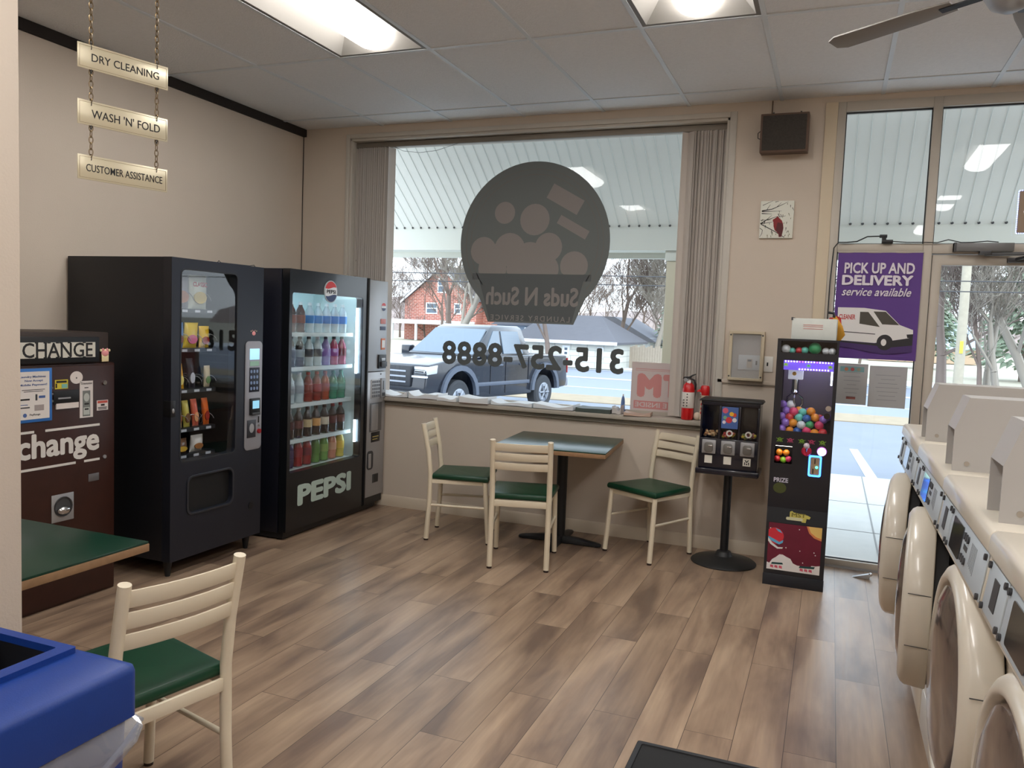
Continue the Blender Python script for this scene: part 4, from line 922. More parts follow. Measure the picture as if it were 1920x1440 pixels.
for x, z, r, c in ((-.03, 1.02, .018, (206, 90, 110)), (.01, 1.0, .014, (230, 180, 50)), (.028, .995, .013, (206, 70, 40)), (-.005, .96, .02, (206, 50, 60)), (.03, .962, .014, (220, 220, 220)), (-.03, .975, .012, (120, 170, 130)), (-.035, .945, .011, (220, 210, 220))):
    mb.prism(circ(x, z, r, 14), 'xz', -.108-.0002*random.random(), -.1074, mat('pst_%d_%d_%d' % c, c, .5))
mb.build('gumball_print', cd, smooth=False)

# ================================================================== CLAW MACHINE
t = thing('crane_machine', 'tall narrow black toy crane machine with space artwork beside the door', 'crane machine', (-.128, 5.06, 0))
W = .172; HT = 1.5; M_CB = mat('crane_black', (20, 22, 30), .35, coat=.3)
def hollow(o, i, z0=None): pass
mb = MB()
# shell
mb.box(-W, -W+.012, .012, .34, .0, HT, M_CB).box(W-.012, W, .012, .34, .0, HT, M_CB).box(-W+.012, W-.012, .328, .34, 0, HT, M_CB).box(-W+.012, W-.012, .012, .328, HT-.012, HT, M_CB).box(-W+.012, W-.012, .012, .328, 0, .742, M_CB).box(-W+.012, W-.012, .012, .328, .862, .92, M_CB).box(-.045, W-.012, .012, .328, .742, .862, M_CB).box(-W+.012, W-.012, .012, .328, 1.392, 1.412, M_CB)
mb.build('cabinet', t, bevel=.002)
def rep4(a, b, c, d): return [(b, d)]*6+[(a, d)]*6+[(a, c)]*6+[(b, c)]*6
mb = MB()
mb.ring(rep4(-W, W, 1.398, HT), rrect(-.152, .162, 1.418, 1.488, .006, 5), 'xz', 0, .012, M_CB)
mb.ring(rep4(-W, W, .92, 1.398), rrect(-.132, .152, .948, 1.375, .006, 5), 'xz', 0, .012, M_CB)
mb.ring(rep4(-W, W, .0, .92), rrect(-.150, -.048, .748, .856, .006, 5), 'xz', 0, .012, M_CB)
mb.build('front_panel', t, ang=30)
MB().box(-.152, .162, .004, .007, 1.418, 1.488, MGLASS).build('top_glass', t, smooth=False)
MB().box(-.132, .152, .004, .007, .948, 1.375, MGLASS).build('main_glass', t, smooth=False)
pu = mat('marquee_purple', (96, 70, 190), .5, emis=.9)
mq = MB().box(-.13, .15, .012, .016, 1.315, 1.372, pu).build('marquee', t, smooth=False)
text('MONSTERS', mat('marquee_pink', (190, 170, 255), .5, emis=1.5), -.075, -.02, 1.338, 1.352, .0118, mq) if False else None
mb = MB(); wl = mat('led_violet', (226, 210, 255), .5, emis=16); rl = mat('led_red', (255, 90, 110), .5, emis=5)
for k in range(17): mb.ball((-.12+.016*k, .009, 1.366), .0032, rl if k in (5, 6, 11) else wl, 6, 4)
for k in range(11): mb.ball((-.04+.016*k, .009, 1.322), .0032, wl, 6, 4)
mb.build('light_row', mq)
MB().box(-.12, .14, .20, .23, 1.372, 1.378, mat('crane_fill_glow', (210, 200, 255), .5, emis=12)).build('added_inner_fill', t, smooth=False)  # glowing bar added to brighten the crane interior
def alien(par, x, z, s, c, y, e=0, flat=False):
    m_ = mat('alien_%d_%d_%d' % c, c, .5, emis=e); mb = MB()
    mb.prism(circ(x, z+s*.15, s*.42, 14, s*.36), 'xz', y-.001, y, m_)
    for k in (-1, -.35, .35, 1): mb.prism([(x+k*s*.35-.1*s, z-s*.05), (x+k*s*.35+.1*s, z-s*.05), (x+k*s*.6+.06*s, z-s*.5), (x+k*s*.6-.06*s, z-s*.5)], 'xz', y-.001, y, m_)
    for k in (-1, 1): mb.prism([(x+k*s*.3, z+s*.15), (x+k*s*.75, z+s*.4), (x+k*s*.8, z+s*.3), (x+k*s*.35, z)], 'xz', y-.001, y, m_)
    mb.prism(circ(x, z+s*.17, s*.12, 10), 'xz', y-.0016, y-.0009, M_INK)
    return mb.build('alien_print', par, smooth=False)
alien(mq, -.118, 1.345, .02, (126, 176, 40), .012, .5); alien(mq, .01, 1.343, .018, (90, 176, 90), .012, .5); alien(mq, .13, 1.34, .022, (120, 160, 40), .012, .5)
for k, (x, c) in enumerate(((-.125, (110, 150, 40)), (-.065, (170, 60, 100)), (0, (110, 150, 40)), (.055, (180, 60, 100)), (.115, (110, 150, 40)))): alien(t, x, .893, .026, c, .0)
bx = MB().box(-.105, -.02, .10, .19, 1.255, 1.315, mat('gantry_white', (226, 230, 236), .4, emis=.25)).build('crane_head', t, bevel=.003)
MB().prism(circ(-.07, 1.29, .012, 12), 'xz', .0985, .1, mat('sun_yellow', (236, 190, 60), .5)).build('sun_print', bx, smooth=False)
cl_ = MB().cyl((-.062, .145, 1.255), (-.062, .145, 1.19), .02, M_CHROME).lathe([(.02, 0), (.026, -.015), (.012, -.03), (.004, -.034)], (-.062, .145, 1.19), M_CHROME).build('claw_hub', t)
for k in range(3):
    a = k*2*PI/3+.5; c, s_ = math.cos(a), math.sin(a)
    MB().tube([(-.062+.015*c, .145+.015*s_, 1.165), (-.062+.05*c, .145+.05*s_, 1.14), (-.062+.052*c, .145+.052*s_, 1.10), (-.062+.022*c, .145+.022*s_, 1.065)], [.005, .006, .006, .003], M_CHROME, n=8).build('claw_prong', cl_)
MB().box(-.14, .16, .32, .326, 1.0, 1.31, mat('inner_back', (112, 106, 112), .4, metal=.2)).build('back_mirror', t, smooth=False)
MB().box(-.158, -.155, .02, .32, .92, 1.38, mat('inner_side', (44, 48, 66), .4)).box(.155, .158, .02, .32, .92, 1.38, mat('inner_side', ())).build('inner_side_panel', t, smooth=False)
MB().box(.138, .146, .015, .022, 1.235, 1.335, mat('side_led', (236, 240, 255), .5, emis=22)).build('light_strip', t, smooth=False)
o = MB().cyl((.135, .0, 1.10), (.135, -.018, 1.10), .016, M_CHROME).cyl((.13, 0, 1.055), (.13, -.02, 1.055), .018, mat('dark_knob', (60, 54, 50), .3, metal=.7)).build('door_lock', t)
# controls
j = MB().cyl((.03, 0, .835), (.03, -.03, .835), .030, mat('joystick_base', (196, 40, 70), .35), r2=.022).cyl((.03, -.03, .84), (.03, -.055, .862), .006, M_CHROME).build('joystick', t)
MB().ball((.03, -.066, .876), .018, mat('joystick_ball', (206, 190, 200), .25)).build('joystick_knob', j)
MB().cyl((.115, 0, .842), (.115, -.018, .842), .028, mat('button_rim', (180, 90, 190), .4, emis=.6), r2=.026).lathe([(.024, 0), (.022, .006), (.001, .012)], (0, 0, 0), mat('button_lit', (190, 255, 240), .4, emis=1.6), M=Matrix.Translation((.115, -.018, .842))@Matrix.Rotation(PI/2, 4, 'X')).build('lit_button', t)
cs = MB().ring(rrect(.045, .118, .688, .815, .012, 5), rrect(.055, .108, .698, .805, .008, 5), 'xz', -.006, 0, mat('coin_rim_blue', (60, 130, 255), .4, emis=3.5)).build('coin_slot_rim', t)
MB().box(.056, .107, -.003, 0, .70, .804, mat('coin_brass', (176, 150, 120), .4, metal=.5)).build('coin_plate', cs, smooth=False)
MB().box(.078, .084, -.0045, -.003, .765, .795, M_INK).box(.07, .076, -.0045, -.003, .705, .735, M_INK).cyl((.092, -.003, .745), (.092, -.008, .745), .008, mat('coin_light_green', (90, 230, 190), .4, emis=2)).build('coin_slots', cs, smooth=False)
MB().box(-.150, -.048, .012, .03, .853, .857, mat('chute_added_fill', (255, 240, 230), .5, emis=6)).build('chute_added_fill', t, smooth=False)  # backlight strip added so the prize window is less dark
MB().box(-.150, -.048, .10, .104, .742, .862, M_CAV).build('prize_chute_back', t, smooth=False)
text('PRIZE', mat('prize_white', (190, 186, 200), .5), -.145, -.062, .635, .662, 0, t, bold=.03)
MB().prism(circ(-.108, .60, .038, 20, .032), 'xz', -.002, 0, mat('planet_olive', (66, 72, 30), .5)).build('planet_print', t, smooth=False)
lg = MB().prism([(-.04, .43), (-.04, .462), (-.027, .468), (-.02, .46), (.06, .45), (.078, .442), (.072, .428), (.056, .43), (.052, .405), (.03, .405), (.02, .43)], 'xz', -.003, 0, mat('logo_yellow', (196, 186, 96), .5)).build('maker_logo', t, smooth=False)
MB().prism(rrect(-.06, .035, .412, .43, .008), 'xz', -.0045, -.003, mat('logo_cream', (206, 204, 170), .5)).build('logo_plate', lg, smooth=False)
MB().box(-W, W, -.0012, 0, .39, .48, mat('crane_band', (34, 38, 44), .5)).build('band', t, smooth=False)
text('MST', mat('logo_dark', (120, 112, 52), .5), -.03, .052, .434, .458, -.003, lg, bold=.03)
ar = MB().box(-.155, .147, -.003, 0, .098, .385, mat('art_maroon', (104, 22, 46), .5, noise=.3, nscale=9)).build('space_artwork', t, smooth=False)
def clip(P, x0=-.155, x1=.147, z0=.098, z1=.385): return [(min(max(a, x0), x1), min(max(b, z0), z1)) for a, b in P]
mb = MB(); y = -.003
mb.prism(clip(circ(-.118, .305, .052, 24, .05)), 'xz', y-.0008, y, mat('art_red', (206, 48, 62), .5))
mb.prism(clip([(-.155, .30), (-.12, .285), (-.09, .27), (-.068, .285), (-.07, .268), (-.09, .255), (-.13, .27), (-.155, .285)]), 'xz', y-.0014, y-.0007, mat('art_blue', (90, 170, 206), .5))
mb.prism([(-.115, .352), (-.09, .345), (-.075, .325), (-.1, .335)], 'xz', y-.0014, y-.0007, mat('art_blue', ()))
mb.prism(clip([(-.155, .292), (-.13, .262), (-.095, .238), (-.068, .24), (-.065, .25), (-.07, .232), (-.1, .228), (-.14, .252), (-.155, .272)]), 'xz', y-.002, y-.0013, mat('art_white', (226, 222, 220), .5))
mb.prism(clip([(.06, .385), (.075, .345), (.105, .318), (.147, .305), (.147, .385)]), 'xz', y-.0008, y, mat('art_orange', (216, 130, 80), .5))
mb.prism(clip([(.07, .385), (.085, .35), (.115, .328), (.147, .318), (.147, .385)]), 'xz', y-.0014, y-.0007, mat('art_gold', (226, 190, 110), .5))
mb.prism([(-.155, .098), (-.155, .14), (-.14, .135), (-.125, .16), (-.105, .175), (-.085, .195), (-.065, .195), (-.045, .185), (-.02, .175), (-.005, .15), (.02, .14), (.04, .14), (.06, .128), (.09, .13), (.10, .15), (.12, .15), (.147, .155), (.147, .098)], 'xz', y-.0014, y-.0007, mat('art_white', ()))
for x, z in ((.03, .23), (.11, .23), (.118, .215), (.02, .36), (-.145, .35), (.05, .16), (-.05, .24)): mb.prism(circ(x, z, .0035, 6), 'xz', y-.0008, y, mat('art_white', ()))
mb.prism([(-.13, .13), (-.06, .135), (-.065, .145), (-.125, .142)], 'xz', y-.002, y-.0013, mat('art_teal', (24, 70, 70), .5)); mb.prism([(.03, .128), (.115, .132), (.12, .145), (.035, .14)], 'xz', y-.002, y-.0013, mat('art_teal', ()))
for x0 in (-.135, -.11, -.085, .035, .06, .085): mb.prism([(x0, .112), (x0+.02, .108), (x0+.018, .124), (x0+.002, .126)], 'xz', y-.002, y-.0013, mat('art_pink', (206, 90, 110), .5))
mb.build('space_print', ar, smooth=False)
MB().box(-W-.002, W+.002, -.006, .0, .0, .07, mat('crane_kick', (28, 32, 40), .5)).build('kick_plate', t, bevel=.002)
# capsules
capc = {'orange': (240, 150, 40), 'purple': (150, 110, 206), 'pink': (236, 70, 120), 'blue': (40, 90, 170), 'green': (50, 160, 100), 'red': (210, 50, 60), 'aqua': (110, 206, 190), 'white': (226, 226, 230), 'lime': (150, 210, 60)}
def ball(x, y, z, r, c, where):
    k = 'capsule_'+c
    o = MB().ball((0, 0, 0), r, mat(k, capc[c], .3, coat=.5), 14, 10).lathe([(r*1.01, -.0015), (r*1.03, 0), (r*1.01, .0015)], (0, 0, 0), mat(k, ()), n=14).build('prize_capsule')
    o.location = (-.128+x, 5.06+y, z); o.rotation_euler = (random.random(), random.random(), 0)
    return tag(o, '%s prize ball %s' % (c, where), 'prize ball', c+' prize balls '+where)
seq = ['purple', 'orange', 'blue', 'pink', 'orange', 'red', 'purple', 'orange', 'white', 'green', 'pink', 'orange', 'red', 'aqua', 'blue', 'orange', 'purple', 'lime', 'pink', 'aqua', 'orange', 'red', 'green', 'orange']
k = 0
for lay, (z, n, y) in enumerate(((.948, 6, .045), (.988, 6, .052), (1.028, 6, .062), (1.062, 4, .078), (1.06, 4, .13), (1.03, 6, .12), (1.10, 2, .10))):
    for i in range(n):
        x = -.125+.048*i+(.02 if lay % 2 else 0)+random.uniform(-.004, .004)
        if x > .135: continue
        c = seq[k % len(seq)] if i else 'purple'; k += 1
        ball(x, y+random.uniform(-.006, .006), z+random.uniform(-.004, .006), random.uniform(.023, .027), c, 'heaped behind the main glass of the crane machine')
for x, r, c in ((-.125, .027, 'white'), (-.088, .018, 'aqua'), (-.05, .02, 'red'), (-.018, .022, 'aqua'), (.038, .036, 'green'), (.1, .022, 'white'), (.135, .022, 'white')):
    ball(x, .05, 1.412+r, r, c, 'in the lit top compartment of the crane machine')
for x, z, c in ((-.135, .77, 'red'), (-.10, .765, 'lime'), (-.07, .772, 'pink'), (-.125, .81, 'orange'), (-.085, .81, 'orange')): ball(x, .05, z, .02, c, 'in the small prize window of the crane machine')
t = thing('cardboard_box', 'white cardboard box with red print lying on top of the crane machine', 'box', (-.10, 5.19, 1.5), math.radians(-2))
MB().box(-.125, .125, -.09, .09, 0, .125, mat('white_card', (206, 210, 204), .7, noise=.06, nscale=30)).build('carton', t, bevel=.002)
mb = MB(); r_ = mat('print_red', (190, 110, 106), .7)
for z in (.085, .075, .062): mb.box(-.06, .05, -.0915, -.09, z, z+.003, r_)
mb.build('carton_print', t, smooth=False)
MB().box(-.13, -.12, -.093, .09, .112, .13, M_DGREY).build('tape_edge', t, smooth=False)
t = thing('duster', 'red and yellow cloth duster standing between the crane machine and the side glass', 'duster', (.02, 5.33, 1.5))
MB().loft([[(x*k_+dx, y*.4*k_, z) for x, y in circ(0, 0, 1, 10)] for z, k_, dx in ((.0, .012, .018), (.035, .034, .02), (.09, .03, .006), (.13, .018, -.008), (.15, .006, -.012))], mat('duster_yellow', (206, 152, 50), .8)).build('yellow_cloth', t)
MB().loft([[(x*k_-.03, y*.4*k_+.0, z) for x, y in circ(0, 0, 1, 10)] for z, k_ in ((.05, .01), (.06, .025), (.12, .024), (.14, .008))], mat('duster_red', (180, 36, 40), .8)).build('red_cloth', t)
MB().tube([(-.012, 0, .14), (-.02, 0, .165), (-.05, 0, .17)], .008, M_BLACK).build('handle', t)

# ================================================================== WINDOW SILL ITEMS
t = thing('fire_extinguisher', 'red fire extinguisher with white label standing on the right end of the sill', 'fire extinguisher', (-.913, 5.69, .9))
MB().lathe([(.035, 0), (.041, .004), (.042, .02), (.042, .215), (.036, .245), (.02, .262), (.014, .266)], (0, 0, 0), M_RED, n=28).build('cylinder', t)
lb = MB().lathe([(.0422, .085), (.0428, .086), (.0428, .195), (.0422, .196)], (0, 0, 0), mat('extinguisher_label', (222, 214, 206), .5), n=28).build('label', t)
mb = MB()
for k in range(5): mb.box(-.004, .004, -.0445, -.042, .098+.02*k, .106+.02*k, M_INK)
for k in range(3): mb.box(-.028, -.018, -.0395, -.034, .098+.02*k, .104+.02*k, M_INK)
mb.build('label_print', lb, smooth=False)
MB().cyl((0, 0, .262), (0, 0, .29), .014, M_CHROME, n=12).build('valve', t)
MB().prism([(-.045, .288), (-.035, .302), (.0, .305), (.02, .318), (.045, .328), (.048, .322), (.02, .305), (.012, .286)], 'xz', -.008, .008, M_BLACK).build('squeeze_handle', t, bevel=.002)
MB().tube([(.015, 0, .29), (.038, 0, .28), (.048, 0, .25), (.048, 0, .215)], [.006, .006, .007, .006], M_BLACK).build('hose', t)
MB().cyl((-.022, -.012, .282), (-.022, -.02, .282), .012, M_SILVER, n=14).build('gauge', t)
MB().prism([(-.006, .275), (.014, .283), (.016, .262), (.004, .25), (-.012, .265)], 'xz', -.022, -.021, M_WHITE).build('tag', t)
t = thing('bird_figurine', 'red capped white bird shaped bottle behind the candy dispenser on the sill', 'figurine', (-.80, 5.70, .9))
wf = mat('figurine_cream', (222, 206, 186), .5)
MB().lathe([(.02, 0), (.03, .01), (.032, .06), (.027, .13), (.024, .17), (.03, .185), (.022, .2)], (0, 0, 0), wf, n=18).build('body', t)
MB().lathe([(.029, .18), (.031, .19), (.031, .235), (.024, .247), (.002, .25)], (0, 0, 0), M_RED, n=18).build('red_cap', t)
MB().prism([(-.056, .198), (-.054, .208), (-.04, .22), (-.02, .225), (-.02, .2), (-.045, .203)], 'xz', -.012, .012, M_RED).build('beak', t, bevel=.003)
MB().ball((-.024, -.016, .188), (.009, .006, .011), M_WHITE, 10, 8).build('eye', t)
MB().ball((-.027, -.021, .188), .004, M_INK, 8, 6).build('pupil', t)
MB().ball((-.045, -.005, .03), (.026, .022, .028), wf, 14, 10).build('foot', t)
mb = MB(); 
for k in range(3): mb.box(-.02, .0, -.033, -.026, .05+.03*k, .065+.03*k, M_RED)
mb.build('wing_marks', t, smooth=False)

def magazine(x0, x1, y0, th_, c, label, cover=None, wave=.004, yd=.19, rz=0, z=.9):
    n = 12; R = []; th = th_*1.5; wave *= 1.6
    for i in range(n+1):
        u = i/n; x = (u-.5)*(x1-x0); w = wave*(1+math.sin(u*7+x0*9)); e = wave*2.2*(abs(u-.5)*2)**4
        ys = (-yd/2, yd/2)
        R.append([(x, ys[0], w*.2), (x, ys[1], w*.2), (x, ys[1], th+w+e), (x, ys[0], th+w+e)])
    t = thing('magazine', label, 'magazine', ((x0+x1)/2, y0, z+.0005), rz, 'papers and magazines along the window sill')
    MB().loft(R, mat('mag_%d_%d_%d' % c, c, .6)).build('pages', t)
    if cover:
        R2 = [[(p[0][0]*1.01, p[0][1]-.004, p[0][2]-.0004), (p[0][0]*1.01, p[1][1], p[0][2]-.0004), (p[0][0]*1.01, p[1][1], p[0][2]+.002), (p[0][0]*1.01, p[0][1]-.004, p[0][2]+.002)] for p in R]
        MB().loft(R2, mat('cov_%d_%d_%d' % cover, cover, .5)).build('cover', t)
    return t
magazine(-3.42, -3.13, 5.735, .008, (232, 236, 240), 'open white magazine at the left end of the sill next to the soda machine', (90, 60, 50), .006)
magazine(-3.12, -2.86, 5.74, .012, (230, 234, 238), 'wavy white magazine second from the left end of the sill', (110, 60, 50), .008, rz=.05)
magazine(-2.85, -2.68, 5.72, .010, (236, 238, 240), 'white folded paper between two magazines on the sill', None, .004, rz=-.06)
magazine(-2.66, -2.42, 5.715, .026, (226, 228, 230), 'thick white book with a brown cover lying on the sill', (110, 66, 48), .002, rz=.03)
magazine(-2.40, -2.06, 5.74, .008, (226, 232, 238), 'open white newspaper on the sill behind the window table', (70, 70, 76), .006, rz=-.03)
magazine(-2.05, -1.74, 5.73, .012, (228, 232, 236), 'open magazine with dark cover edge on the sill above the window table', (60, 62, 66), .004, rz=.02)
magazine(-1.72, -1.46, 5.74, .018, (72, 82, 78), 'dark green book lying on the sill', (50, 58, 56), .001)
magazine(-1.455, -1.39, 5.73, .014, (196, 192, 190), 'crumpled grey white paper scrap beside the dark green book', None, .008, yd=.1)
magazine(-1.36, -1.17, 5.70, .006, (196, 170, 152), 'thin brown brochure on the sill in front of the red lettered sign', (120, 96, 84), .003, yd=.14, rz=.1)
t = thing('spray_can', 'small blue can standing on the sill at the edge of the red lettered sign', 'can', (-1.405, 5.80, .9))
MB().lathe([(.014, 0), (.018, .003), (.014, .09), (.010, .115), (.006, .125)], (0, 0, 0), mat('can_blue', (90, 120, 170), .4), n=14).build('can_body', t); MB().cyl((0, 0, .125), (0, 0, .14), .006, M_WHITE, n=10).build('can_cap', t)

# ================================================================== WASHERS
def make_washer():
    t = thing('washing_machine', 'x', 'washing machine', group='front loading washers in the row by the door')
    H = .352
    # body cross-section, x from the front
    P = [(0, .10), (0, .955), (-.05, .975), (-.07, .985), (-.055, 1.098), (-.075, 1.103), (-.072, 1.14), (-.062, 1.15), (.72, 1.15), (.72, .10)]
    MB().prism(P, 'xz', -H, H, M_WASH).build('body', t, bevel=.006)
    MB().box(.03, .72, -H, H, 0, .10, mat('plinth_dark', (58, 60, 66), .7)).build('plinth', t, smooth=False)
    # control panel lies on the slanted face; local u along y (near = -y), w up the slope
    a = Vector((-.0705, 0, .985)); b = Vector((-.0555, 0, 1.098)); up = (b-a).normalized(); nrm = Vector((-up.z, 0, up.x))
    def PM():
        M = Matrix.Identity(4)
        M.col[0][:3] = (0, -1, 0); M.col[1][:3] = tuple(-nrm); M.col[2][:3] = tuple(up); M.col[3][:3] = tuple(a)
        return M
    M = PM()   # local x -> toward the viewer end (-Y), y -> into machine, z -> up slope
    fr = MB().box(-.345, .345, -.008, .002, -.004, .118, M_WASH, M).build('control_frame', t, bevel=.003)
    pl = mat('panel_pale_blue', (188, 198, 206), .35)
    p1 = MB().box(-.335, -.165, -.012, -.008, .008, .108, pl, M).build('card_panel', t, bevel=.002)
    MB().box(-.27, -.225, -.0135, -.012, .03, .088, M_DGREY, M).build('card_slot', p1, smooth=False)
    p2 = MB().box(-.155, .335, -.0115, -.008, .006, .110, pl, M).build('control_panel', t, bevel=.002)
    MB().prism(rrect(-.105, .045, .018, .098, .008), 'xz', -.014, -.0115, mat('display_dark', (38, 40, 44), .12, coat=1), M).build('display', p2, smooth=False)
    for r in (.035, .085):
        for c in range(3): MB().cyl(M@Vector((.075+.022*c, -.0115, r)), M@Vector((.075+.022*c, -.016, r)), .0085, M_DGREY, n=10).build('button', p2)
    MB().box(.075, .12, -.0125, -.0115, .055, .067, M_DGREY, M).build('small_display', p2, smooth=False)
    gt = mat('panel_text', (140, 144, 150), .6)
    mb = MB()
    for k in range(6): mb.box(.16+.012*k, .165+.012*k, -.0120, -.0115, .04-.002*k, .09, gt, M)
    mb.build('instructions', p2, smooth=False)
    for x, z in ((-.325, .016), (-.325, .1), (-.175, .016), (-.175, .1)): MB().cyl(M@Vector((x, -.012, z)), M@Vector((x, -.017, z)), .007, M_DGREY, n=10).build('screw', p1)
    for x, z in ((-.143, .015), (-.143, .1), (.325, .015), (.325, .1)): MB().cyl(M@Vector((x, -.0115, z)), M@Vector((x, -.017, z)), .007, M_DGREY, n=10).build('screw', p2)
    # raised console at the viewer end of the top: open fronted box
    cm = mat('console_beige', (178, 175, 172), .45)
    P = [(-.045, 1.15), (-.045, 1.268), (-.012, 1.362), (.66, 1.362), (.66, 1.15)]; I = [(.10, 1.152), (.10, 1.25), (.12, 1.33), (.60, 1.33), (.60, 1.152)]
    mb = MB()
    y0, y1 = -H+.075, -H+.215
    mb.prism(P, 'xz', y0, y0+.004, cm); mb.prism(P, 'xz', y1-.004, y1, cm)
    mb.box(-.01, .66, y0+.004, y1-.004, 1.358, 1.362, cm)
    mb.prism([(-.045, 1.268), (-.012, 1.362), (-.008, 1.360), (-.041, 1.266)], 'xz', y0+.004, y1-.004, cm)
    mb.box(-.02, -.016, y0+.004, y1-.004, 1.15, 1.262, cm)
    c_ = mb.build('console', t, smooth=False)
    MB().cyl((-.008, y0, 1.172), (-.008, y0-.002, 1.172), .007, mat('rivet_grey', (160, 150, 138), .5), n=12).build('rivet', c_)
    MB().cyl((-.021, y1-.03, 1.175), (-.025, y1-.03, 1.175), .006, M_DGREY, n=8).build('screw', c_)
    # door
    
    R1, cz = .29, .69
    def arc(r, a0=0, a1=2*PI, n=40): return [(r*math.cos(a0+(a1-a0)*i/n), r*math.sin(a0+(a1-a0)*i/n)) for i in range(n)]
    M_DG = None; MX = Matrix.Translation((0, 0, 0))@Matrix(((0, 0, -1, 0), (1, 0, 0, 0), (0, 1, 0, 0), (0, 0, 0, 1)))  # lathe z -> -x
    # ring: door's local origin on the hinge (far side, +y)
    hz = Matrix.Translation((0, -.30, 0))
    ring = MB().lathe([(R1-.035, .006), (R1-.004, .006), (R1, .010), (R1-.004, .066), (R1-.012, .078), (R1-.030, .088), (R1-.040, .088), (R1-.048, .080), (R1-.055, .04), (R1-.06, .010), (R1-.035, .006)], (0, 0, 0), M_WASH, n=56, M=hz@MX)
    ring = ring.build('door', t, ang=50); ring.location = (0, .30, cz)
    MB().lathe([(R1-.05, -.03), (R1-.02, -.03), (R1-.016, .008), (R1-.05, .008), (R1-.05, -.03)], (0, 0, 0), M_BLACK, n=48, M=hz@MX).build('gasket', ring)
    MB().lathe([(R1-.047, .06), (R1-.06, .084), (R1-.10, .098), (R1-.17, .106), (.001, .110), (.001, .104), (R1-.17, .10), (R1-.10, .09), (R1-.047, .05)], (0, 0, 0), mat('door_glass', (92, 78, 72), .16, coat=.6), n=48, M=hz@MX).build('door_glass', ring)  # brown colour paints the floor's reflection into the glass
    MB().tube([hz@MX@Vector((R1*math.cos(a)*1.003, R1*math.sin(a)*1.003, .034)) for a in (0.0,)]+[hz@MX@Vector((R1*1.003, 0, z)) for z in (.06, .09)], .0012, M_DGREY, n=4)
    mb = MB()
    for s_ in (.5, -.5):
        A = PI+s_*.55
        mb.tube([hz@MX@Vector(((R1+.0006)*math.cos(A), (R1+.0006)*math.sin(A), z)) for z in (.010, .04, .072)], .0014, M_DGREY, n=4)
    mb.build('door_seam', ring)
    MB().box(-.002, .008, -.335, .335, .12, .26, M_WASH).build('service_panel', t, bevel=.003)
    return t
w0 = make_washer()
for n, (y, ajar, lab) in enumerate(((3.593, -8, 'farthest cream washer at the end of the row beside the glass door'), (2.885, -6, 'second washer from the glass door, its round door slightly ajar'),
        (2.177, 0, 'third washer from the glass door, brown floor reflection painted into its closed door glass'), (1.469, 0, 'nearest cream washer at the right edge of the photo'), (.761, 0, 'cream washer beside the viewer, beyond the right edge'))):
    if n == 4: continue
    w_ = w0 if n == 0 else copytree(w0)
    w_.location = (.39, y, 0); w_['label'] = lab
    for ch in w_.children:
        if ch.name.startswith('door') and len(ch.children) > 2: ch.rotation_euler = (0, 0, math.radians(ajar))

for ch in w0.children:
    if ch.name == 'door':
        MB().box(-.135, -.085, -.10, -.05, .12, .175, mat('handle_taupe', (120, 112, 104), .5)).build('door_handle', ch, bevel=.012)

# ================================================================== OUTSIDE
M_CONC = mat('sidewalk_concrete', (182, 182, 178), .85, noise=.08, nscale=6, bump=.1)
M_LOT = mat('salted_asphalt', (122, 128, 138), .9, noise=.10, nscale=1.6)
M_ROAD = mat('pale_road', (130, 137, 150), .9, noise=.06, nscale=.6)
M_VERGE = mat('winter_grass', (150, 136, 114), .95, noise=.25, nscale=3)
mb = MB()
mb.box(-8, 6, YF+.27, 9.7, -.14, -.02, M_CONC)
struct(mb.build('sidewalk', smooth=False)); bpy.data.objects['sidewalk'].name = 'floor_sidewalk'
jm = mat('joint_grey', (128, 128, 126), .9)
mb = MB()
for y in (6.9, 8.1): mb.box(-8, 6, y, y+.012, -.0199, -.018, jm)
for x in range(-7, 6): mb.box(x*1.2+.4, x*1.2+.412, YF+.27, 9.7, -.0199, -.018, jm)
struct(mb.build('trim_10', smooth=False))
mb = MB()
def strip(y0, z0, y1, z1, m_, x0=-90, x1=60): mb.add([(x0, y0, z0), (x1, y0, z0), (x1, y1, z1), (x0, y1, z1), (x0, y0, z0-.3), (x1, y0, z0-.3), (x1, y1, z1-.3), (x0, y1, z1-.3)], [(0, 1, 2, 3), (4, 7, 6, 5), (0, 4, 5, 1), (2, 6, 7, 3), (1, 5, 6, 2), (0, 3, 7, 4)], m_)
strip(9.7, -.12, 15, -.37, M_LOT); strip(15, -.37, 19.6, -.38, M_LOT)
strip(19.6, -.36, 21.6, -.36, M_VERGE); strip(21.6, -.38, 37, -.42, M_ROAD); strip(37, -.38, 41, -.36, mat('snow_shoulder', (214, 218, 224), .9)); strip(41, -.36, 260, -.3, mat('pale_lawn', (170, 164, 146), .95, noise=.2, nscale=.8), -260, 200)
g = mb.build('ground', smooth=False); struct(g); g.name = 'floor_ground'
mb = MB(); wl_ = mat('line_white', (190, 194, 200), .7)
for x in (-8.0, -5.2, -2.35, .5, 3.3): mb.add([(x, 10.0, -.129), (x+.13, 10.0, -.129), (x+.02, 14.6, -.346), (x-.11, 14.6, -.346), (x, 10.0, -.134), (x+.13, 10.0, -.134), (x+.02, 14.6, -.351), (x-.11, 14.6, -.351)], [(0, 1, 2, 3), (4, 7, 6, 5), (0, 4, 5, 1), (2, 6, 7, 3), (1, 5, 6, 2), (0, 3, 7, 4)], wl_)
for y in (24.5, 29.2, 29.6, 35.5): mb.box(-90, 60, y, y+.13, -.395, -.375, wl_)
struct(mb.build('trim_11', smooth=False))
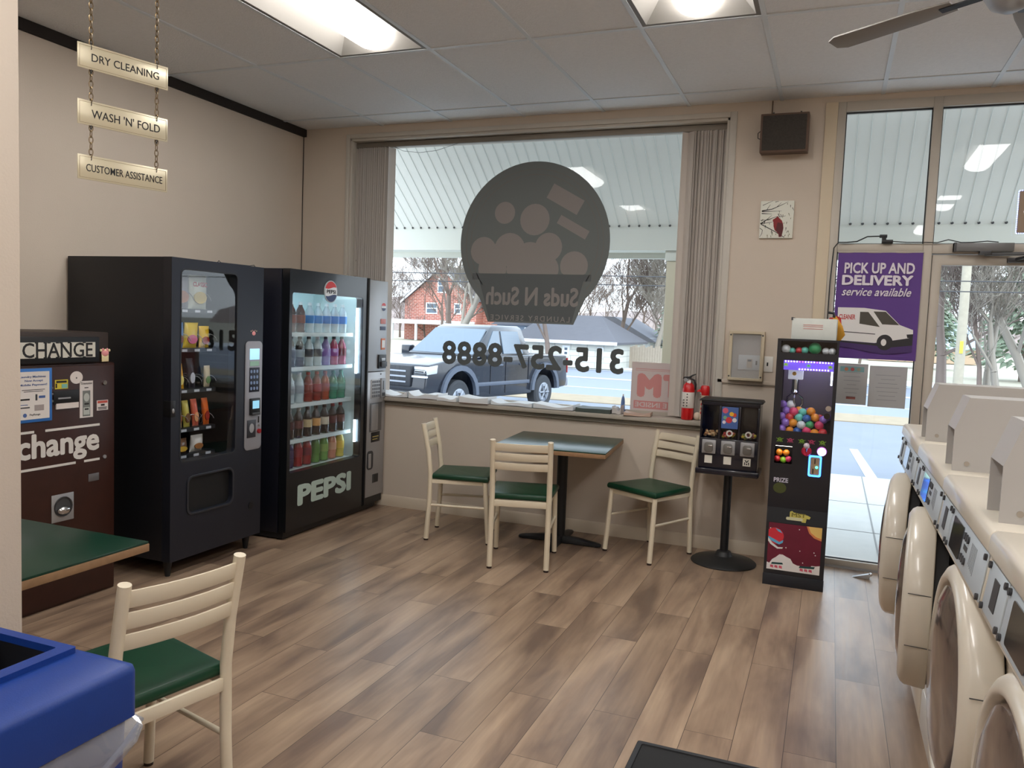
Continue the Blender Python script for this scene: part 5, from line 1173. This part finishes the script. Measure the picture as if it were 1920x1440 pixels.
# porch: sloped ribbed soffit, beam, columns
M_SOF = mat('soffit_white', (216, 217, 212), .6); M_BEAM = mat('beam_white', (206, 208, 200), .6)
mb = MB(); x0, x1 = -7.5, 4.5; ya, za, yb_, zb = YF+.27, 3.42, 7.30, 2.455
sl = (zb-za)/(yb_-ya)
mb.add([(x0, ya, za), (x1, ya, za), (x1, yb_, zb), (x0, yb_, zb), (x0, ya, za+.03), (x1, ya, za+.03), (x1, yb_, zb+.03), (x0, yb_, zb+.03)], [(0, 1, 2, 3), (4, 7, 6, 5), (0, 4, 5, 1), (2, 6, 7, 3), (1, 5, 6, 2), (0, 3, 7, 4)], M_SOF)
x = x0
while x < x1:
    mb.add([(x, ya, za), (x+.009, ya, za), (x+.009, yb_, zb), (x, yb_, zb), (x+.002, ya, za-.005), (x+.007, ya, za-.005), (x+.007, yb_, zb-.005), (x+.002, yb_, zb-.005)], [(4, 5, 6, 7), (0, 4, 7, 3), (1, 2, 6, 5), (2, 3, 7, 6), (0, 1, 5, 4)], mat('soffit_rib', (198, 202, 198), .6)); x += .0935
o = mb.build('porch_soffit', smooth=False); struct(o); o.name = 'ceiling_porch'
mb = MB(); x = x0
while x < x1: mb.ball((x+.008, 7.285, 2.462), .012, M_DGREY, 6, 4); x += .0935
struct(mb.build('trim_12', smooth=False))
o = MB().box(-8, 5, 7.30, 7.55, 2.242, 2.47, M_BEAM).box(-8, 5, 7.55, 7.62, 2.19, 2.9, M_BEAM).build('porch_beam', smooth=False); struct(o); o.name = 'trim_13'
o = MB().box(-8, 5, ya, 7.7, 3.5, 3.6, M_BEAM).build('porch_roof', smooth=False); struct(o); o.name = 'ceiling_porch_roof'
M_COL = mat('column_cream', (198, 190, 168), .7)
for x in (-1.37,):
    t = thing('porch_column', 'cream square porch column outside the right end of the big window', 'column', (x, 7.42, -.02))
    MB().box(-.068, .068, -.08, .08, 0, 2.17, M_COL).build('shaft', t, bevel=.006); MB().box(-.082, .082, -.095, .095, 2.17, 2.262, M_BEAM).build('capital', t, bevel=.006)

# ------------------------------------------------------------------ pickup truck
def make_truck():
    t = thing('pickup_truck', 'dark grey pickup truck parked outside the big window, nose toward the building', 'truck', (-7.25, 15.85, -.37), math.atan2(-2.92, -.60)+0)
    body = mat('truck_paint', (26, 31, 42), .25, metal=.2, coat=.6); blk = mat('truck_black', (36, 38, 44), .5); gl = mat('truck_glass', (70, 90, 108), .08, coat=1); tyre = mat('tyre', (58, 60, 64), .85); rim = mat('wheel_rim', (150, 156, 166), .35, metal=.6)
    gray = mat('flare_grey', (84, 92, 106), .45)
    def arch(cx, r, z0): return [(cx+r*math.cos(a), z0+r*math.sin(a)) for a in [PI*i/12 for i in range(13)]]
    # side profile, x forward; wheels at 1.6 and -1.6
    P = [(2.62, .42), (2.66, .62), (2.62, .98), (2.55, 1.08), (1.7, 1.20), (1.02, 1.22), (-1.02, 1.24), (-1.1, 1.24), (-2.6, 1.22), (-2.66, .62), (-2.6, .48)]
    P += [(-2.12, .44)]+arch(-1.6, .5, .48)[::-1]+[(-1.08, .38), (1.08, .38)]+arch(1.6, .5, .48)[::-1]+[(2.12, .42)]
    MB().prism(P, 'xz', -.92, .92, body).build('body', t, bevel=.05, seg=3)
    # cab
    def R(x0, x1, w, z): return [(x0, -w, z), (x1, -w, z), (x1, w, z), (x0, w, z)]
    MB().loft([R(-1.02, 1.08, .88, 1.22), R(-.9, .30, .70, 1.80), R(-.82, .16, .64, 1.86)], body).build('cab', t, bevel=.03)
    MB().loft([[(.99, -.80, 1.25), (.99, .80, 1.25), (1.03, .80, 1.26), (1.03, -.80, 1.26)], [(.38, -.66, 1.76), (.38, .66, 1.76), (.42, .66, 1.77), (.42, -.66, 1.77)]], gl).build('windshield', t)
    for s in (-1, 1):
        for a, b, c, d_ in ((.12, .72, .05, .25), (-.72, .04, -.68, -.02)):
            MB().loft([[(a, s*.862, 1.27), (b, s*.862, 1.27), (b, s*.885, 1.27), (a, s*.885, 1.27)], [(c, s*.715, 1.74), (d_, s*.715, 1.74), (d_, s*.735, 1.74), (c, s*.735, 1.74)]], gl).build('side_window', t)
        MB().box(-.95, 1.0, s*.925-.012, s*.925+.012, .62, .70, gray).build('side_moulding', t, bevel=.01)
        for xa, xb, zz in ((.54, .56, .45), (-.02, .0, .45), (-.92, -.9, .6)): MB().box(xa, xb, s*.925-.006, s*.925+.006, zz, 1.2, blk).build('door_seam', t)
        for x in (.12, -.74): MB().box(x, x+.2, s*.93-.015, s*.93+.015, 1.02, 1.06, gray).build('door_handle', t, bevel=.008)
        MB().box(.78, .98, s*.92, s*1.14, 1.18, 1.38, body).build('mirror', t, bevel=.03)
        MB().prism([(2.60, .90), (2.62, 1.04), (2.30, 1.08), (2.32, .92)], 'xz', s*.62, s*.935, mat('headlamp', (206, 212, 220), .1, coat=1)).box(2.6, 2.655, *(sorted((s*.66, s*.9))), .93, .98, blk).build('headlight', t, bevel=.01)
        MB().box(2.58, 2.66, *sorted((s*.52, s*.93)), .84, .88, mat('lamp_trim', (220, 224, 230), .3)).build('lamp_trim', t, bevel=.01)
        for x in (1.6, -1.6):
            O = arch(x, .60, .46); I = arch(x, .50, .46)
            mb = MB()
            for k in range(12): mb.prism([O[k], O[k+1], I[k+1], I[k]], 'xz', s*.90, s*.975, gray)
            mb.build('fender_flare', t, smooth=False)
            yc = s*.80
            w = MB().lathe([(.20, -.12), (.34, -.125), (.385, -.09), (.39, 0), (.385, .09), (.34, .125), (.20, .12)], (0, 0, 0), tyre, n=32, M=Matrix.Translation((x, yc, .39))@Matrix.Rotation(PI/2, 4, 'X')).build('wheel', t)
            mb = MB().lathe([(.21, 0), (.22, .02), (.19, .03), (.05, .005), (.05, .03), (.001, .035)], (0, 0, 0), rim, n=24, M=Matrix.Translation((x, yc+s*.10, .39))@Matrix.Rotation(-s*PI/2, 4, 'X'))
            for k in range(6):
                a = k*PI/3; mb.tube([(x+.05*math.cos(a), yc+s*.125, .39+.05*math.sin(a)), (x+.2*math.cos(a), yc+s*.125, .39+.2*math.sin(a))], .022, rim, n=6)
            mb.build('rim', w)
    MB().box(2.58, 2.70, -.60, .60, .66, 1.06, blk).build('grille', t, bevel=.03)
    mb = MB()
    for z in (.74, .84, .94): mb.box(2.70, 2.712, -.5, .5, z, z+.03, rim)
    mb.build('grille_bars', t)
    MB().box(2.55, 2.74, -.9, .9, .40, .60, blk).build('front_bumper', t, bevel=.04); MB().box(-2.78, -2.62, -.88, .88, .48, .68, rim).build('rear_bumper', t, bevel=.03)
    MB().box(-2.67, -2.63, -.92, -.78, .8, 1.15, mat('tail_lamp', (150, 30, 30), .3)).box(-2.67, -2.63, .78, .92, .8, 1.15, mat('tail_lamp', ())).build('tail_lights', t)
    return t
make_truck()

# ------------------------------------------------------------------ houses
M_BRICK = brick_mat('red_brick', (176, 104, 88), (150, 84, 72), (196, 170, 158), .5, .16, .02)
M_PBRICK = brick_mat('white_block', (222, 220, 208), (206, 206, 196), (180, 180, 172), .8, .28, .02)
M_ROOF = mat('grey_shingle', (98, 98, 104), .9, noise=.12, nscale=4); M_WFR = mat('window_trim_white', (230, 234, 238), .6); M_PANE = mat('house_pane', (84, 98, 112), .15)
def hwin(par, x0, x1, z0, z1, y=0):
    f = MB().ring([(x1, z1), (x0, z1), (x0, z0), (x1, z0)], [(x1-.1, z1-.1), (x0+.1, z1-.1), (x0+.1, z0+.1), (x1-.1, z0+.1)], 'xz', y-.06, y, M_WFR).box(x0+.1, x1-.1, y-.05, y-.01, (z0+z1)/2-.04, (z0+z1)/2+.04, M_WFR).build('window', par, smooth=False)
    MB().box(x0+.1, x1-.1, y-.02, y-.005, z0+.1, z1-.1, M_PANE).build('pane', f, smooth=False)
t = thing('brick_house', 'red brick gabled house across the road, behind the truck', 'house', (-35.45, 70, -.3))
MB().prism([(-3.9, 0), (3.85, 0), (3.85, 4.05), (0, 6.9), (-3.9, 3.85)], 'xz', 0, 11, M_BRICK).build('wall', t, smooth=False)
mb = MB()
for s, e in ((1, (4.2, 3.85)), (-1, (-4.25, 3.6))): mb.prism([(0, 7.05), (e[0], e[1]), (e[0], e[1]+.22), (0, 7.3)], 'xz', -.35, 11.3, M_ROOF)
mb.build('roof', t, smooth=False)
mb = MB()
for e in ((4.2, 3.85), (-4.25, 3.6)): mb.prism([(0, 6.95), (e[0], e[1]-.1), (e[0], e[1]+.1), (0, 7.18)], 'xz', -.42, -.34, M_WFR)
mb.build('barge_board', t, smooth=False)
hwin(t, -.35, .55, 4.6, 6.0); hwin(t, -1.55, -.30, 2.55, 3.65); hwin(t, 1.5, 2.25, 2.6, 3.65)
MB().box(-4.3, 3.7, -2.4, 0, 1.55, 1.95, M_WFR).build('porch_roof', t, smooth=False)
for x in (-4.1, -1.5, 1.2, 3.5): MB().box(x, x+.2, -2.3, -2.1, 0, 1.55, M_WFR).build('porch_post', t, smooth=False)
MB().box(3.85, 8.2, 1.5, 9, 0, 3.3, M_BRICK).build('side_wing', t, smooth=False); MB().box(3.85, 8.4, 1.2, 9.2, 3.3, 3.6, M_ROOF).build('wing_roof', t, smooth=False)
t = thing('white_building', 'low white block building with a grey roof across the road', 'building', (-14.2, 36.2, -.38))
MB().box(.2, 4.9, 0, 6, 0, 1.2, M_PBRICK).build('wall', t, smooth=False)
MB().loft([[(-.2, -.3, 1.15), (5.1, -.3, 1.15), (5.1, 6.3, 1.15), (-.2, 6.3, 1.15)], [(-.2, -.3, 1.25), (5.1, -.3, 1.25), (5.1, 6.3, 1.25), (-.2, 6.3, 1.25)], [(.5, 3, 2.5), (3.4, 3, 2.5), (3.4, 3.2, 2.5), (.5, 3.2, 2.5)]], M_ROOF).build('roof', t, smooth=False)
MB().box(-.2, 5.1, -.36, -.3, 1.12, 1.27, M_WFR).build('gutter', t, smooth=False)
hwin(t, 2.4, 2.75, .5, 1.02); hwin(t, 4.1, 4.4, .5, 1.0)
t = thing('blue_house', 'small grey blue house with a white trimmed dormer to the left of the white building', 'house', (-14.6, 40, -.35))
MB().box(-2.2, .6, 0, 4, 0, 1.9, mat('siding_blue_grey', (110, 122, 138), .8)).build('wall', t, smooth=False); MB().prism([(-2.5, 1.85), (.9, 1.85), (-.5, 2.6), (-1.1, 2.6)], 'xz', -.2, 4.2, M_ROOF).build('roof', t, smooth=False); hwin(t, -.6, .25, 1.0, 1.75)
t = thing('grey_house', 'distant grey roofed house with white gable trim behind the white building', 'house', (-13.6, 52, -.3))
MB().box(-2, 2.6, 0, 6, 0, 1.3, mat('siding_grey', (176, 180, 182), .8)).build('wall', t, smooth=False); MB().prism([(-2.4, 1.2), (3.1, 1.0), (.2, 2.6), (-.8, 2.6)], 'xz', -.2, 6.2, M_ROOF).build('roof', t, smooth=False)
MB().prism([(-2.2, 2.4), (-2.0, 2.5), (.5, 1.3), (.3, 1.2)], 'xz', -.3, -.2, M_WFR).build('barge_board', t, smooth=False); hwin(t, 1.0, 2.0, .5, 1.05)
t = thing('tan_house', 'tan house with a pale blue roof far beyond the utility pole', 'house', (6.6, 75, -.3))
MB().box(-3.6, 4.6, 0, 8, 0, 1.3, mat('siding_tan', (190, 166, 140), .8)).build('wall', t, smooth=False); MB().prism([(-4, 1.2), (5, 1.2), (3.5, 3.4), (-2.5, 3.4)], 'xz', -.3, 8.3, mat('snowy_roof', (186, 206, 230), .8)).build('roof', t, smooth=False)
t = thing('wooden_fence', 'weathered vertical board fence beside the white building', 'fence', (-9.0, 38.5, -.38))
fw = mat('fence_wood', (150, 138, 122), .9, noise=.2, nscale=10)
for k in range(14): MB().box(.125*k-.12, .125*k, .0, .03, 0, 1.05+.05*(k % 3), fw).build('board', t, smooth=False)
MB().box(-.1, 1.7, .03, .07, .3, .4, fw).box(-.1, 1.7, .03, .07, .8, .9, fw).build('rail', t, smooth=False)
one('storage_tank', MB().lathe([(.45, 0), (.45, .9), (.3, 1.05), (.02, 1.1)], (0, 0, 0), mat('tank_grey', (150, 158, 160), .6), n=20), 'grey round tank beside the board fence', 'tank', (-6.6, 39.3, -.38))

# ------------------------------------------------------------------ utility poles, wires
t = thing('utility_pole', 'pale wooden utility pole seen through the glass door', 'utility pole', (3.95, 30, -.4))
MB().cyl((0, 0, 0), (0, 0, 9.6), .155, mat('pole_wood', (170, 162, 144), .9, noise=.18, nscale=6), r2=.12, n=14).build('pole', t)
MB().box(-.05, .05, -.17, -.15, 1.55, 1.95, mat('pole_yellow_tag', (226, 206, 70), .6)).build('yellow_tag', t); MB().box(-1.2, 1.2, -.15, -.03, 8.6, 8.75, fw).build('crossarm', t)
for n_, (z, lab) in enumerate(((3.42, 'upper power line crossing the view outside'), (3.14, 'lower power line crossing the view outside'))):
    P = [(-60+6*k, 25+.0*k, z-.25+.0025*abs(-60+6*k)*.8) for k in range(19)]
    one('power_line', MB().tube(P, .016, M_DGREY, n=5), lab, 'power line')

# ------------------------------------------------------------------ trees
M_BARK = mat('bark_grey', (118, 104, 96), .95); M_BARK2 = mat('bark_pale', (146, 138, 126), .95)
def tree_mesh(name, seed, H, r, depth, lean=0, fork=.35, bark=M_BARK, spread=.5, tw=.011):
    rnd = random.Random(seed); V = []; F = []
    def seg(a, b, ra, rb):
        n = 4 if ra > .04 else 3
        d = (b-a).normalized(); u = d.orthogonal().normalized(); w = d.cross(u); o = len(V)
        for c, k in ((a, ra), (b, rb)):
            for i in range(n): V.append(tuple(c+(u*math.cos(2*PI*i/n)+w*math.sin(2*PI*i/n))*k))
        for i in range(n): F.append((o+i, o+(i+1) % n, o+n+(i+1) % n, o+n+i))
    def grow(p, d, l, r, k):
        n = 3; 
        for i in range(n):
            d2 = (d+Vector((rnd.uniform(-1, 1), rnd.uniform(-1, 1), rnd.uniform(-.5, .8)))*.14).normalized(); q = p+d2*(l/n); r2 = max(r*.86, tw)
            seg(p, q, r, r2); p, d, r = q, d2, r2
            if k > 0 and i < n-1 and rnd.random() < .75:
                s = Vector((rnd.uniform(-1, 1), rnd.uniform(-1, 1), rnd.uniform(.0, .9))).normalized(); grow(p, (d*.5+s*spread*1.5).normalized(), l*.62, r*.5, k-1)
        if k > 0:
            for _ in range(2+(rnd.random() < .5)):
                s = Vector((rnd.uniform(-1, 1), rnd.uniform(-1, 1), rnd.uniform(-.1, .8))).normalized(); grow(p, (d+s*spread*1.3).normalized(), l*.74, r*.68, k-1)
    grow(Vector((0, 0, 0)), Vector((lean, 0, 1)).normalized(), H*fork, r, depth)
    me = bpy.data.meshes.new(name); me.from_pydata(V, [], F); me.materials.append(bark); me.polygons.foreach_set('use_smooth', [True]*len(me.polygons)); me.update()
    return me
TM = [tree_mesh('bare_tree_a', 3, 10, .22, 6), tree_mesh('bare_tree_b', 8, 10, .18, 6, spread=.42), tree_mesh('bare_tree_c', 15, 9, .2, 6, spread=.6, bark=M_BARK2), tree_mesh('bare_tree_d', 21, 9, .24, 6, lean=.5, fork=.5, spread=.5, bark=M_BARK2)]
TM += [tree_mesh('bare_tree_e', 31, 9.5, .15, 5, spread=.45, tw=.012), tree_mesh('bare_tree_f', 37, 9, .14, 5, spread=.55, tw=.012)]
def tree(k, x, y, s, rz, label, group=None, z=-.38, sx=1):
    o = bpy.data.objects.new('bare_tree', TM[k]); COL.objects.link(o); o.location = (x, y, z); o.scale = (s*sx, s*sx, s); o.rotation_euler = (0, 0, rz)
    return tag(o, label, 'tree', group)
tree(3, -20.4, 42, 1.0, -.2, 'leaning bare tree at the left edge of the window, before the brick house')
tree(0, -23.5, 48, 1.05, 1.2, 'bushy bare tree at the far left of the window view')
tree(1, -12.2, 37.0-1.6, .95, .4, 'bare tree rising in front of the white building')
tree(2, -8.6, 42, .95, 2.0, 'pale trunked bare tree near the porch column outside')
tree(1, -11.8, 47, 1.0, 3.1, 'bare tree behind the board fence')
tree(0, -7.4, 44, .9, 4.0, 'bare tree beside the grey tank')
for k, (x, y, a) in enumerate(((5.05, 33, -.2), (5.3, 33.3, 2.2), (5.55, 32.8, 4.0))):
    tree(2 if k else 1, x, y, .85, a, 'pale slender trunk in the clump right of the utility pole, %s one' % ('left', 'middle', 'right')[k], sx=.8)
tree(0, 4.6, 40, 1.1, 1.1, 'dark bare tree just behind the utility pole'); tree(3, 7.6, 38, 1.0, 2.8, 'leaning bare tree at the right edge of the glass door view')
rnd = random.Random(5)
for k in range(40):
    y = rnd.uniform(62, 120); x = (-.62+.80*(k+rnd.random())/40)*y
    tree(rnd.choice((4, 5)), x, y, rnd.uniform(.7, 1.0)*(1 if y < 90 else 1.15), rnd.uniform(0, 6), 'bare winter tree in the distant wood line behind the houses', 'distant bare trees', z=-.3, sx=1.2)
# wooded rise far behind
mb = MB(); R = []
for i in range(41):
    x = -170+7*i; h = 3.2+1.6*math.sin(i*.7)+.9*math.sin(i*1.9)
    R.append([(x, 128, -.3), (x, 131, h*.55), (x, 140, h), (x, 175, h+2), (x, 176, -.3)])
mb.loft(R, mat('wooded_hill', (142, 128, 122), .95, noise=.35, nscale=.9)); o = mb.build('hill'); struct(o); o.name = 'floor_hill'
def evergreen(x, y, h, w, label):
    t = thing('evergreen_tree', label, 'tree', (x, y, -.38)); rn_ = random.Random(int(x*10)); V = []; F = []
    for k in range(1500):
        v = rn_.random()**.8; a = rn_.random()*2*PI; r = w*(1-v*.85)*rn_.uniform(.35, 1); z = h*(.08+.92*v); o = len(V); s = .22*h/6
        c = Vector((r*math.cos(a), r*math.sin(a), z)); d = Vector((math.cos(a), math.sin(a), rn_.uniform(-.7, .1)))*s*1.6; q = Vector((-math.sin(a), math.cos(a), rn_.uniform(-.4, .4)))*s*.5
        V += [tuple(c+q), tuple(c-q), tuple(c+d), tuple(c+Vector((0, 0, s*.4)))]; F += [(o, o+1, o+2), (o, o+2, o+3), (o+1, o+3, o+2), (o, o+3, o+1)]
    m = MB(); m.add(V, F, mat('needles', (126, 140, 120), .9, noise=.3, nscale=2)); m.build('foliage', t, smooth=False); MB().cyl((0, 0, 0), (0, 0, h*.9), .16, M_BARK, r2=.04).build('trunk', t)
evergreen(9.0, 47, 7.5, 2.6, 'green evergreen at the right edge of the glass door view'); evergreen(-9.3, 55, 7.0, 2.2, 'dull green evergreen behind the board fence'); evergreen(6.0, 60, 8.0, 2.2, 'tall evergreen behind the clump of pale trunks')

# ================================================================== CAMERA, LIGHT
R3 = Matrix(((0.92822, 0.063356, -0.366594), (0.369993, -0.054266, 0.927448), (0.038866, -0.996515, -0.073812)))
cam = bpy.data.cameras.new('camera'); co = bpy.data.objects.new('camera', cam); COL.objects.link(co)
cam.sensor_fit = 'HORIZONTAL'; cam.sensor_width = 36; cam.lens = 36*1504/1920; cam.clip_start = .05; cam.clip_end = 600
Mb = R3@Matrix(((1, 0, 0), (0, -1, 0), (0, 0, -1)))
co.matrix_world = Matrix.Translation((0, 0, 1.52))@Mb.to_4x4()
S.camera = co
w = bpy.data.worlds.new('sky'); S.world = w; w.use_nodes = True; nt = w.node_tree
bg = nt.nodes['Background']; bg.inputs['Strength'].default_value = 2.75
tc = nt.nodes.new('ShaderNodeTexCoord'); sx = nt.nodes.new('ShaderNodeSeparateXYZ'); cr = nt.nodes.new('ShaderNodeValToRGB')
nt.links.new(tc.outputs['Generated'], sx.inputs[0]); nt.links.new(sx.outputs['Z'], cr.inputs[0]); nt.links.new(cr.outputs[0], bg.inputs[0])
cr.color_ramp.elements[0].position = 0; cr.color_ramp.elements[0].color = (.82, .91, 1.0, 1)
cr.color_ramp.elements[1].position = .6; cr.color_ramp.elements[1].color = (.70, .84, 1.0, 1)
sun = bpy.data.lights.new('sun', 'SUN'); so = bpy.data.objects.new('sun', sun); COL.objects.link(so)
sun.energy = .9; sun.angle = math.radians(20); sun.color = (1, .96, .9); so.rotation_euler = (math.radians(48), 0, math.radians(20))
S.view_settings.view_transform = 'Standard'; S.view_settings.look = 'None'; S.view_settings.gamma = 1; S.view_settings.use_curve_mapping = False
S.view_settings.exposure = .5
S.cycles.use_denoising = True
S.cycles.max_bounces = 8; S.cycles.transparent_max_bounces = 16; S.cycles.sample_clamp_indirect = 6; S.cycles.caustics_reflective = False; S.cycles.caustics_refractive = False
